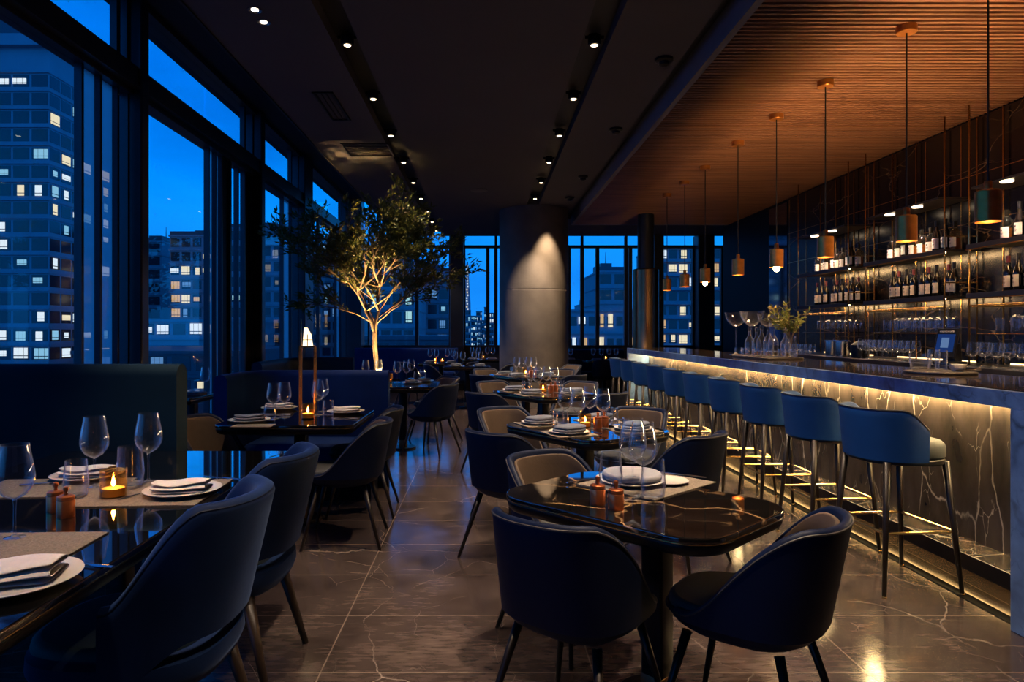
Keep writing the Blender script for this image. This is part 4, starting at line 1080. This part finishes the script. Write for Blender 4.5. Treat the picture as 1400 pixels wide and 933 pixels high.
# ================================================================ TABLEWARE
TT = .75
def plate_k():
    t = thing('plate', None, 'plate')
    MB().lathe([(0, .004), (.05, .0), (.085, .0), (.105, .006), (.14, .017), (.142, .02), (.138, .021), (.1, .011), (.08, .008), (0, .008)], 44).build('dish', M['ceramic'], t)
    return t
PL = Kind(plate_k)
def side_plate_k():
    t = thing('side_plate', None, 'plate')
    MB().lathe([(0, .003), (.05, .0), (.06, .002), (.085, .012), (.086, .014), (.083, .014), (.058, .006), (0, .006)], 36).build('dish', M['ceramic'], t)
    return t
SP2 = Kind(side_plate_k)
def bowl_plate_k():
    t = thing('stoneware_plate', None, 'plate')
    MB().slab(superell(.12, .12, 2.2, 48), 0, .03, .012, b2=.014).build('dish', M['stoneware'], t)
    MB().lathe([(.0, .0315), (.085, .0315), (.1, .0305)], 40).build('glaze', M['stoneware'], t)
    return t
BP = Kind(bowl_plate_k)
def napkin(mat, lx=.2, ly=.13):
    def mk():
        t = thing('folded_napkin', None, 'napkin')
        h = .008
        sec = [(-ly / 2, 0), (0, -.001), (ly / 2 - .01, 0), (ly / 2, h * .5), (ly / 2 - .01, h), (0, h + .001), (-ly / 2 + .012, h), (-ly / 2 + .002, h * 1.6), (-ly / 2 + .012, h * 2.2), (0, h * 2.4), (ly / 2 - .014, h * 2.2), (ly / 2 - .004, h * 2.9), (ly / 2 - .016, h * 3.5), (0, h * 3.7), (-ly / 2 + .01, h * 3.3)]
        rs = []; n = 12
        for k in range(n + 1):
            u = k / n - .5; e = .93 + .07 * math.cos(u * PI)
            rs.append([(u * lx * (1 + .04 * math.sin(z * 300 + y_ * 20)), y_ * e + .004 * math.sin(u * 7), .003 + z * (1 + .18 * math.sin(u * 6 + y_ * 18)) + .006 * (2 * u) ** 2 * (z / .03)) for y_, z in sec])
        o = MB().rings(rs, False, False, False).build('cloth', mat, t, angle=80)
        md = o.modifiers.new('Solid', 'SOLIDIFY'); md.thickness = .0045; md.offset = 0
        md = o.modifiers.new('Sub', 'SUBSURF'); md.levels = 1; md.render_levels = 1
        return t
    return mk
NK, NKG = Kind(napkin(M['linen'])), Kind(napkin(M['linen_grey'], .19, .14))
def napkin_pad():
    t = thing('folded_napkin', None, 'napkin')
    MB().slab(superell(.105, .075, 3, 44), 0, .016, .007).slab(lambda i: [(x + .004, y - .003) for x, y in superell(.1, .07, 3, 44)(i)], .0145, .034, .01).build('cloth', M['linen_grey'], t)
    return t
def fork():
    t = thing('fork', None, 'fork')
    m = MB().tube([(0, -.1, .004), (0, -.06, .005), (0, .0, .005), (0, .04, .005)], [.006, .005, .0028, .004], 8, flat=.4)
    m.slab(lambda i: [(x, y + .052) for x, y in rrect(.011, .016, .008, 4)(i)], .003, .0055, .001)
    for k in range(4): m.box(-.0105 + .0058 * k, -.0075 + .0058 * k, .06, .102, .004, .0065)
    m.build('metal', M['steel'], t); return t
def knife():
    t = thing('knife', None, 'knife')
    MB().tube([(0, -.11, .005), (0, -.06, .005), (0, -.005, .005)], [.006, .007, .005], 8, flat=.5).build('handle', M['steel'], t)
    MB().rings([[(-.008, -.005, .003), (.007, -.005, .004), (.007, -.005, .005), (-.008, -.005, .006)], [(-.009, .07, .004), (.007, .07, .004), (.007, .07, .005), (-.009, .07, .005)], [(.004, .115, .004), (.006, .115, .004), (.006, .115, .005), (.004, .115, .005)]]).build('blade', M['steel'], t, smooth=False)
    return t
FK, KN = Kind(fork), Kind(knife)
def placemat():
    t = thing('placemat', None, 'placemat')
    MB().box(-.22, .22, -.16, .16, 0, .004).build('weave', M['mat'], t, smooth=False)
    return t
PM = Kind(placemat)
def grinder():
    t = thing('grinder', None, 'pepper mill')
    MB().lathe([(0, 0), (.027, 0), (.028, .002), (.028, .055), (.026, .058), (0, .058)], 28).build('body', M['copper'], t)
    MB().lathe([(.025, .0585), (.027, .06), (.027, .07), (.02, .074), (0, .074)], 28).build('head', M['copper'], t)
    MB().lathe([(.007, .073), (.006, .085), (.009, .092), (.008, .101), (0, .104)], 16).build('knob', M['copper'], t)
    return t
GR = Kind(grinder)
def votive():
    t = thing('candle_holder', None, 'candle')
    out = [(0, 0), (.038, 0), (.041, .004), (.042, .095)]
    MB().lathe(out + [(.0395, .095), (.038, .008), (0, .008)], 28).build('glass_cup', M['amber_glass'], t)
    MB().lathe([(0, .009), (.035, .009), (.035, .034), (.03, .035), (0, .033)], 24).build('candle', M['wax'], t)
    MB().cyl((0, 0, .033), (0, 0, .042), .001, n=6).build('wick', M['slot'], t)
    MB().lathe([(0, .038), (.005, .043), (.0065, .05), (.004, .06), (.0015, .07), (0, .076)], 12).build('flame', M['e_flame'], t)
    return t
VT = Kind(votive)
def put(K, px, py, lbl, grp, z=TT, rot=0.0, scale=None, dz=0.0):
    x, y = at(px, py, z); K.place((x, y, z + dz), rot, lbl, grp, scale); return x, y
def candle(x, y, z, lbl, e=1.6, scale=None):
    VT.place((x, y, z), 0, lbl, 'candle holders', scale)
# ---- long black table (T1)
TL = 'the long black table'
put(PM, 70, 668, 'woven placemat on the window side of ' + TL, 'placemats on the long table', dz=.0005, rot=R(4), scale=(1.2, 1, 1))
put(PM, 208, 674, 'woven placemat under the napkin plate at the far seat of ' + TL, 'placemats on the long table', dz=.0005, rot=R(3), scale=(1.1, 1.35, 1))
put(PM, 18, 748, 'woven placemat beside the lone wine glass on ' + TL, 'placemats on the long table', dz=.0005, rot=R(2), scale=(.95, .8, 1))
G = 'glasses on the long table'
put(WGL, 129, 667, 'tall wine glass behind the candle on the window side of ' + TL, G)
put(WGL, 203, 659, 'tall wine glass beside the napkin plate on ' + TL, G)
put(WGL, 20, 737, 'tall wine glass standing alone at the camera end of ' + TL, G, scale=1.0)
put(TBL, 104, 681, 'water tumbler beside the copper mills on ' + TL, G, scale=.95)
put(TBL, 178, 668, 'taller water tumbler behind the candle on ' + TL, G, scale=1.12)
x, y = at(155, 681, TT); candle(x, y, TT, 'lit candle in an amber glass on ' + TL, 1.1, 1.12)
put(GR, 76, 700, 'copper mill on ' + TL + ', the one farther from the aisle', 'copper mills on the long table')
put(GR, 90, 707, 'copper mill on ' + TL + ', the one closer to the aisle', 'copper mills on the long table')
x, y = put(PL, 250, 676, 'white plate with a cream napkin at the far seat of ' + TL, 'plates on the long table', dz=.0045)
NK.place((x - .005, y, TT + .0155), R(8), 'cream folded napkin on the plate at the far seat of ' + TL, 'cream napkins')
x, y = put(PL, 16, 800, 'white plate with a cream napkin at the camera end of ' + TL, 'plates on the long table', scale=1.1)
NK.place((x - .01, y, TT + .013), R(14), 'cream folded napkin on the plate at the camera end of ' + TL, 'cream napkins', scale=1.15)
x, y = put(PL, 120, 655, 'white plate on the window side of ' + TL, 'plates on the long table', dz=.0045)
NK.place((x, y, TT + .0155), R(2), 'cream folded napkin on the plate at the window side of ' + TL, 'cream napkins')
put(KN, 106, 774, 'steel knife at the camera end of ' + TL, 'cutlery on the long table', rot=R(78), dz=.0005)
put(KN, 303, 655, 'steel knife beside the far plate on ' + TL, 'cutlery on the long table', rot=R(70), dz=.0005)
put(FK, 196, 678, 'steel fork beside the far plate on ' + TL, 'cutlery on the long table', rot=R(-30), dz=.005)
put(FK, 388, 622, 'steel fork at the far corner of ' + TL, 'cutlery on the long table', rot=R(-25), dz=.0005)
put(KN, 70, 664, 'steel knife on the placemat by the window side of ' + TL, 'cutlery on the long table', rot=R(-70), dz=.005)
# ---- closest marble table
TR = 'the closest marble table'
put(PM, 884, 662, 'large woven placemat on ' + TR, 'placemats on the marble tables', dz=.0005, rot=TROT + R(8), scale=(1.02, 1.15, 1))
x, y = put(PL, 862, 662, 'wide white plate under the stoneware on ' + TR, 'plates on the marble tables', dz=.0045)
BP.place((x + .01, y + .02, TT + .018), 0, 'grey stoneware plate stacked on the wide plate of ' + TR, 'stoneware on the marble tables')
put(SP2, 912, 662, 'cream side plate at the edge of the placemat on ' + TR, 'plates on the marble tables', dz=.0045)
put(WGL, 865, 671, 'tall wine glass on ' + TR + ', the one farther from the camera', 'glasses on the closest marble table')
put(WGL, 879, 680, 'tall wine glass on ' + TR + ', the one closer to the camera', 'glasses on the closest marble table')
put(TBL, 835, 671, 'water tumbler behind the copper mills on ' + TR, 'glasses on the closest marble table')
put(TBL, 893, 683, 'water tumbler at the front corner of the placemat on ' + TR, 'glasses on the closest marble table')
put(GR, 817, 690, 'copper mill on ' + TR + ', the one farther from the aisle chair', 'copper mills on the closest marble table')
put(GR, 842, 697, 'copper mill on ' + TR + ', the one closer to the glasses', 'copper mills on the closest marble table')
put(KN, 930, 652, 'steel knife beside the side plate on ' + TR, 'cutlery on the marble tables', rot=R(55), dz=.005)
put(FK, 800, 659, 'steel fork on the placemat corner of ' + TR, 'cutlery on the marble tables', rot=R(-55), dz=.005)
# ---- generic setting at a table, in its own axes
ND = Kind(napkin_pad)
def settings(cx, cy, rot, tname, seats, grp, candle_e=1.2, small=True, mills=True, z=TT, glasses=None):
    c_, s_ = math.cos(rot), math.sin(rot)
    def P_(lx, ly): return (cx + lx * c_ - ly * s_, cy + lx * s_ + ly * c_)
    for (nm, sx, sy) in seats:
        px, py = P_(sx * .25, sy * .3)
        PM.place((px, py, z + .0005), rot, 'woven placemat at the %s of %s' % (nm, tname), 'placemats on ' + tname, (.62, .8, 1))
        PL.place((px, py, z + .0045), 0, 'white plate at the %s of %s' % (nm, tname), 'plates on ' + tname, .86)
        ND.place((px, py, z + .02), rot + R(20), 'grey folded napkin at the %s of %s' % (nm, tname), 'napkins on ' + tname)
        gx, gy = P_(sx * .1, sy * .12 + .02)
        WG.place((gx, gy, z), 0, 'wine glass at the %s of %s' % (nm, tname), 'glasses on ' + tname)
        gx, gy = P_(sx * .11 + sx * .09, sy * .04)
        TB.place((gx, gy, z), 0, 'water tumbler at the %s of %s' % (nm, tname), 'glasses on ' + tname)
        kx, ky = P_(sx * .25 + .15, sy * .3)
        KN.place((kx, ky, z + .005), rot + R(4), 'steel knife at the %s of %s' % (nm, tname), 'cutlery on ' + tname)
    candle(cx, cy, z, 'lit candle in the middle of ' + tname, candle_e, .95)
    if mills:
        for k, (lx, ly) in enumerate(((.06, -.06), (.115, -.045))):
            gx, gy = P_(lx, ly); GR.place((gx, gy, z), 0, 'copper mill on %s, %s' % (tname, ('beside the candle', 'farther from the candle')[k]), 'copper mills on ' + tname)
S4 = [('near aisle seat', -.9, -.75), ('near bar seat', .9, -.75), ('far aisle seat', -.9, .75), ('far bar seat', .9, .75)]
for k in (1, 2, 3):
    cx, cy = rt_specs[k][0], rt_specs[k][1]
    settings(cx, cy, TROT * .55, TN[k], S4, 'tableware', 1.3)
# ---- lantern table
TLN = 'the lantern table'
x, y = put(PL, 341, 577, 'dark plate with a grey napkin on ' + TLN, 'plates on the lantern table'); NKG.place((x, y, TT + .013), R(5), 'dark grey napkin on the window side of ' + TLN, 'grey napkins')
x, y = put(PL, 473, 565, 'white plate with a cream napkin on ' + TLN, 'plates on the lantern table'); NK.place((x, y, TT + .013), R(3), 'cream napkin on the aisle side of ' + TLN, 'cream napkins')
x, y = put(PL, 382, 560, 'white plate on the booth side of ' + TLN, 'plates on the lantern table'); NK.place((x, y, TT + .013), R(3), 'white napkin on the booth side of ' + TLN, 'cream napkins')
put(PM, 346, 582, 'woven placemat under the grey napkin plate on ' + TLN, 'placemats on the lantern table', scale=(.6, .4, 1), dz=-.0035)
for i, (px, py) in enumerate(((374, 573), (389, 571), (435, 568), (441, 563))):
    put(WG, px, py, 'wine glass on %s, %s from the window side' % (TLN, ORD[i]), 'glasses on the lantern table')
put(TB, 369, 577, 'water tumbler on the window side of ' + TLN, 'glasses on the lantern table')
put(TB, 449, 570, 'water tumbler on the aisle side of ' + TLN, 'glasses on the lantern table')
x, y = at(421, 573, TT); candle(x, y, TT, 'lit candle in a clear cup in front of the brass lantern', 1.8, 1.15)
# lantern
x, y = at(421, 563, TT)
ln = thing('lantern', 'tall narrow brass frame lantern with a glowing top beside the curved booth', 'lantern', (x, y, TT), R(8))
f = MB(); a, hh = .055, .51
for sx in (-1, 1):
    for sy in (-1, 1): f.box(sx * a - .006, sx * a + .006, sy * a - .006, sy * a + .006, 0, hh)
for z in (0, hh - .012):
    f.box(-a, a, -a - .006, -a + .006, z, z + .012).box(-a, a, a - .006, a + .006, z, z + .012).box(-a - .006, -a + .006, -a, a, z, z + .012).box(a - .006, a + .006, -a, a, z, z + .012)
f.build('frame', M['brass'], ln, smooth=False)
MB().rings([[(-a - .004, -.012, hh), (-a + .008, -.012, hh), (-a + .008, .012, hh), (-a - .004, .012, hh)], [(-a + .0, -.002, hh + .21), (-a + .005, -.002, hh + .21), (-a + .005, .002, hh + .21), (-a + .0, .002, hh + .21)]]).build('finial', M['brass'], ln, smooth=False)
MB().rings([[(-.036, -.03, hh), (.035, -.03, hh), (.035, .03, hh), (-.036, .03, hh)], [(-.03, -.025, hh + .09), (.022, -.025, hh + .09), (.022, .025, hh + .09), (-.03, .025, hh + .09)], [(-.027, -.012, hh + .14), (-.004, -.012, hh + .14), (-.004, .012, hh + .14), (-.027, .012, hh + .14)]]).build('lamp_glass', M['e_lantern'], ln, smooth=False)
MB().box(-.037, .036, -.031, .031, hh + .045, hh + .05).box(-.003, .003, -.0315, .0315, hh, hh + .09).build('lamp_grille', M['brass'], ln, smooth=False)
# ---- table in front of the tree
TB3 = 'the table in front of the tree'
for i, (px, py) in enumerate(((543, 523), (556, 522), (562, 518), (500, 520), (518, 519))):
    put(WG, px, py, 'wine glass on %s, %s from the aisle side' % (TB3, ORD[(2, 1, 0, 4, 3)[i]]), 'glasses on the table in front of the tree')
for i, (px, py) in enumerate(((570, 521), (578, 518))): put(TB, px, py, 'water tumbler on %s, %s from the tree' % (TB3, ORD[i]), 'glasses on the table in front of the tree')
for i, (px, py) in enumerate(((563, 524.5), (580, 522))):
    x, y = put(PL, px, py, 'white plate on %s, %s' % (TB3, ('closer to the candle', 'closer to the aisle')[i]), 'plates on the table in front of the tree', scale=.85)
    NKG.place((x, y, TT + .012), R(4), 'grey napkin on %s, %s' % (TB3, ('closer to the candle', 'closer to the aisle')[i]), 'napkins on the table in front of the tree', .8)
x, y = at(531, 523.5, TT); candle(x, y, TT, 'lit candle in a clear cup on ' + TB3, 2.2, 1.2)
# ---- far tables and window tables
for k, (x, y, lb) in enumerate(far):
    nm = ['the candle table under the far windows', 'the small far table by the column', 'the blue lit table by the column', 'the far table beyond the column', 'the far table near the bar end'][k]
    for i, (dx, dy) in enumerate(((-.22, .08), (-.08, -.1), (.12, .1), (.24, -.06))):
        WG.place((x + dx, y + dy, TT), 0, 'wine glass on %s, %s along it' % (nm, ORD[i]), 'glasses on ' + nm)
    for i, dx in enumerate((-.2, .22)):
        PL.place((x + dx, y - .22, TT), 0, 'white plate on %s, %s' % (nm, ('tree side', 'bar side')[i]), 'plates on ' + nm, .8)
        ND.place((x + dx, y - .22, TT + .015), 0, 'grey napkin on %s, %s' % (nm, ('tree side', 'bar side')[i]), 'napkins on ' + nm, .9)
    if k != 2: candle(x + .03, y - .02, TT, 'lit candle on ' + nm, 2.2, 1.0)
    if k == 0: candle(x - .12, y + .05, TT, 'second lit candle on ' + nm, 1.5, 1.0)
x, y = -2.82, 6.9
WG.place((x, y, TT), 0, 'wine glass on the narrow window table behind the tall booth', 'glasses on the window tables')
ND.place((x + .02, y - .28, TT), 0, 'grey napkin on the narrow window table behind the tall booth', 'napkins on the window tables')
# ================================================================ TREE
tr = thing('indoor_tree', 'slender indoor tree with small leaves lit warmly from below, behind the booths', 'tree', (-1.42, 8.85, 0))
MB().slab(circle(.26, 40), 0, .42, .02).build('planter', M['black_metal'], tr)
MB().slab(circle(.235, 40), .4, .428, .005).build('soil', M['bark'], tr)
rnd = random.Random(21)
trunk, br, lf = MB(), MB(), MB()
def wob(p0, p1, n, amp):
    p0, p1 = Vector(p0), Vector(p1)
    return [p0.lerp(p1, i / n) + Vector((rnd.uniform(-amp, amp), rnd.uniform(-amp, amp), 0)) * (0 if i in (0, n) else 1) for i in range(n + 1)]
t1 = wob((.02, 0, .4), (-.0, .0, 1.35), 5, .02); t2 = wob((0, 0, 1.35), (-.2, .0, 1.9), 4, .02); t3_ = wob((0, 0, 1.3), (.06, .05, 1.95), 4, .02)
trunk.tube(t1, [.042, .038, .036, .034, .032, .03], 10); trunk.tube(t2, [.028, .024, .02, .018, .015], 8); trunk.tube(t3_, [.026, .022, .02, .018, .016], 8)
trunk.build('trunk', M['bark'], tr)
tips = []
def grow(p, d, ln, r, depth):
    d = Vector(d).normalized(); q = p + d * ln
    m_ = p.lerp(q, .5) + Vector((rnd.uniform(-1, 1), rnd.uniform(-1, 1), rnd.uniform(-.5, .5))) * ln * .09
    q.z = min(q.z, 3.45); m_.z = min(m_.z, 3.45)
    br.tube([p, m_, q], [r, r * .8, r * .6], 6)
    for u in (.35, .6, .8, 1.0):
        tips.append((p.lerp(q, u), d, depth))
    if depth <= 0: return
    for k in range(rnd.choice((2, 3, 3))):
        nd_ = d + Vector((rnd.uniform(-1, 1), rnd.uniform(-1, 1), rnd.uniform(-.45, .75))) * .85
        grow(q if k else m_, nd_, ln * rnd.uniform(.6, .85), r * .62, depth - 1)
for base, cnt in ((Vector(t2[-1]), 5), (Vector(t3_[-1]), 6), (Vector(t2[2]), 3), (Vector(t3_[2]), 3), (Vector(t2[1]), 2), (Vector(t3_[1]), 2)):
    for k in range(cnt):
        a = 2 * PI * k / cnt + rnd.uniform(-.5, .5)
        grow(base, (math.cos(a) * rnd.uniform(.6, 1.1), math.sin(a) * .8, rnd.uniform(.15, 1.4)), rnd.uniform(.4, .62), .013, 3)
for k in range(3):
    grow(Vector(t3_[-1]), (rnd.uniform(-.25, .3), rnd.uniform(-.2, .2), 1), .55, .014, 3)
br.build('branch', M['bark'], tr)
for (p, d, dep) in tips:
    if dep > 2: continue
    for k in range(4 if dep == 0 else (3 if dep == 1 else 2)):
        leaf(lf, p + Vector((rnd.uniform(-1, 1), rnd.uniform(-1, 1), rnd.uniform(-1, 1))) * .03, d + Vector((rnd.uniform(-1, 1), rnd.uniform(-1, 1), rnd.uniform(-.8, .6))), rnd.uniform(.06, .105), .0145, rnd)
o = lf.build('foliage', M['leaf'], tr, smooth=False)
print('LEAVES', len(lf.f) // 4, 'tips', len(tips))
up = MB().lathe([(0, 0), (.04, 0), (.045, .05), (.035, .06), (.03, .05), (0, .045)], 20)
for k, (dx, dy) in enumerate(((.12, -.14), (-.14, -.1))):
    o = up.build('uplight', M['black_metal'], tr, loc=(dx, dy, .425))
spot_light('tree_uplight', (-1.42 + .12, 8.85 - .16, .52), (-1.5, 8.85, 2.6), 1100, 34, .9, (1, .66, .26), .03)
spot_light('tree_uplight', (-1.42 - .14, 8.85 - .14, .52), (-1.55, 8.85, 2.3), 500, 36, .9, (1, .66, .26), .03)
# ================================================================ CAMERA AND LIGHTS
cam = bpy.data.cameras.new('Camera'); co = bpy.data.objects.new('Camera', cam); COL.objects.link(co)
co.location = (0, 0, EYE); co.rotation_euler = (PI / 2, 0, 0)
cam.sensor_width = 36; cam.lens = 36 * F / 1400
cam.shift_x = (700 - VX) / 1400; cam.shift_y = -(466.5 - VY) / 1400
cam.clip_end = 2000; cam.clip_start = .05
scene.camera = co
# column wash from the slot
spot_light('column_wash', (1.2, 11.9, ZC - .05), (1.14, 12.2, 1.0), 380, 54, .8, (1, .7, .42), .02)
spot_light('bronze_wash', (2.75, 11.9, .9), (2.9, 12.3, 1.4), 10, 70, .8, (1, .6, .25), .02)
def area(name, loc, rot, sx, sy, e, col=(1, .6, .26)):
    l = bpy.data.lights.new(name, 'AREA'); l.shape = 'RECTANGLE'; l.size = sx; l.size_y = sy; l.energy = e; l.color = col
    o = bpy.data.objects.new(name, l); COL.objects.link(o); o.location = loc; o.rotation_euler = rot; return o
# unseen area light added behind the bar counter to brighten the timber ceiling
area('added_ceiling_uplight', (3.27, 4.6, .9), (PI, R(-33), 0), .05, 3.4, 230)
for k, (y0, y1) in enumerate(BAYY):
    [spot_light('shelf_downlight', (FX + .03, y0 + (y1 - y0) * q, 2.665), (FX + .16, y0 + (y1 - y0) * q, 1.9), 60, 100, .8) for q in (.35, .7)]
scene.view_settings.view_transform = 'Standard'; scene.view_settings.look = 'None'
scene.view_settings.exposure = 0.0; scene.view_settings.gamma = 1.0
try: scene.view_settings.use_curve_mapping = False
except Exception: pass
cy_ = scene.cycles
cy_.use_denoising = True
try: cy_.denoiser = 'OPENIMAGEDENOISE'
except Exception: pass
cy_.max_bounces = 10; cy_.diffuse_bounces = 3; cy_.glossy_bounces = 5; cy_.transmission_bounces = 8; cy_.transparent_max_bounces = 40
cy_.caustics_reflective = False; cy_.caustics_refractive = False
cy_.sample_clamp_indirect = 3.0; cy_.blur_glossy = 1.0
cy_.use_light_tree = True
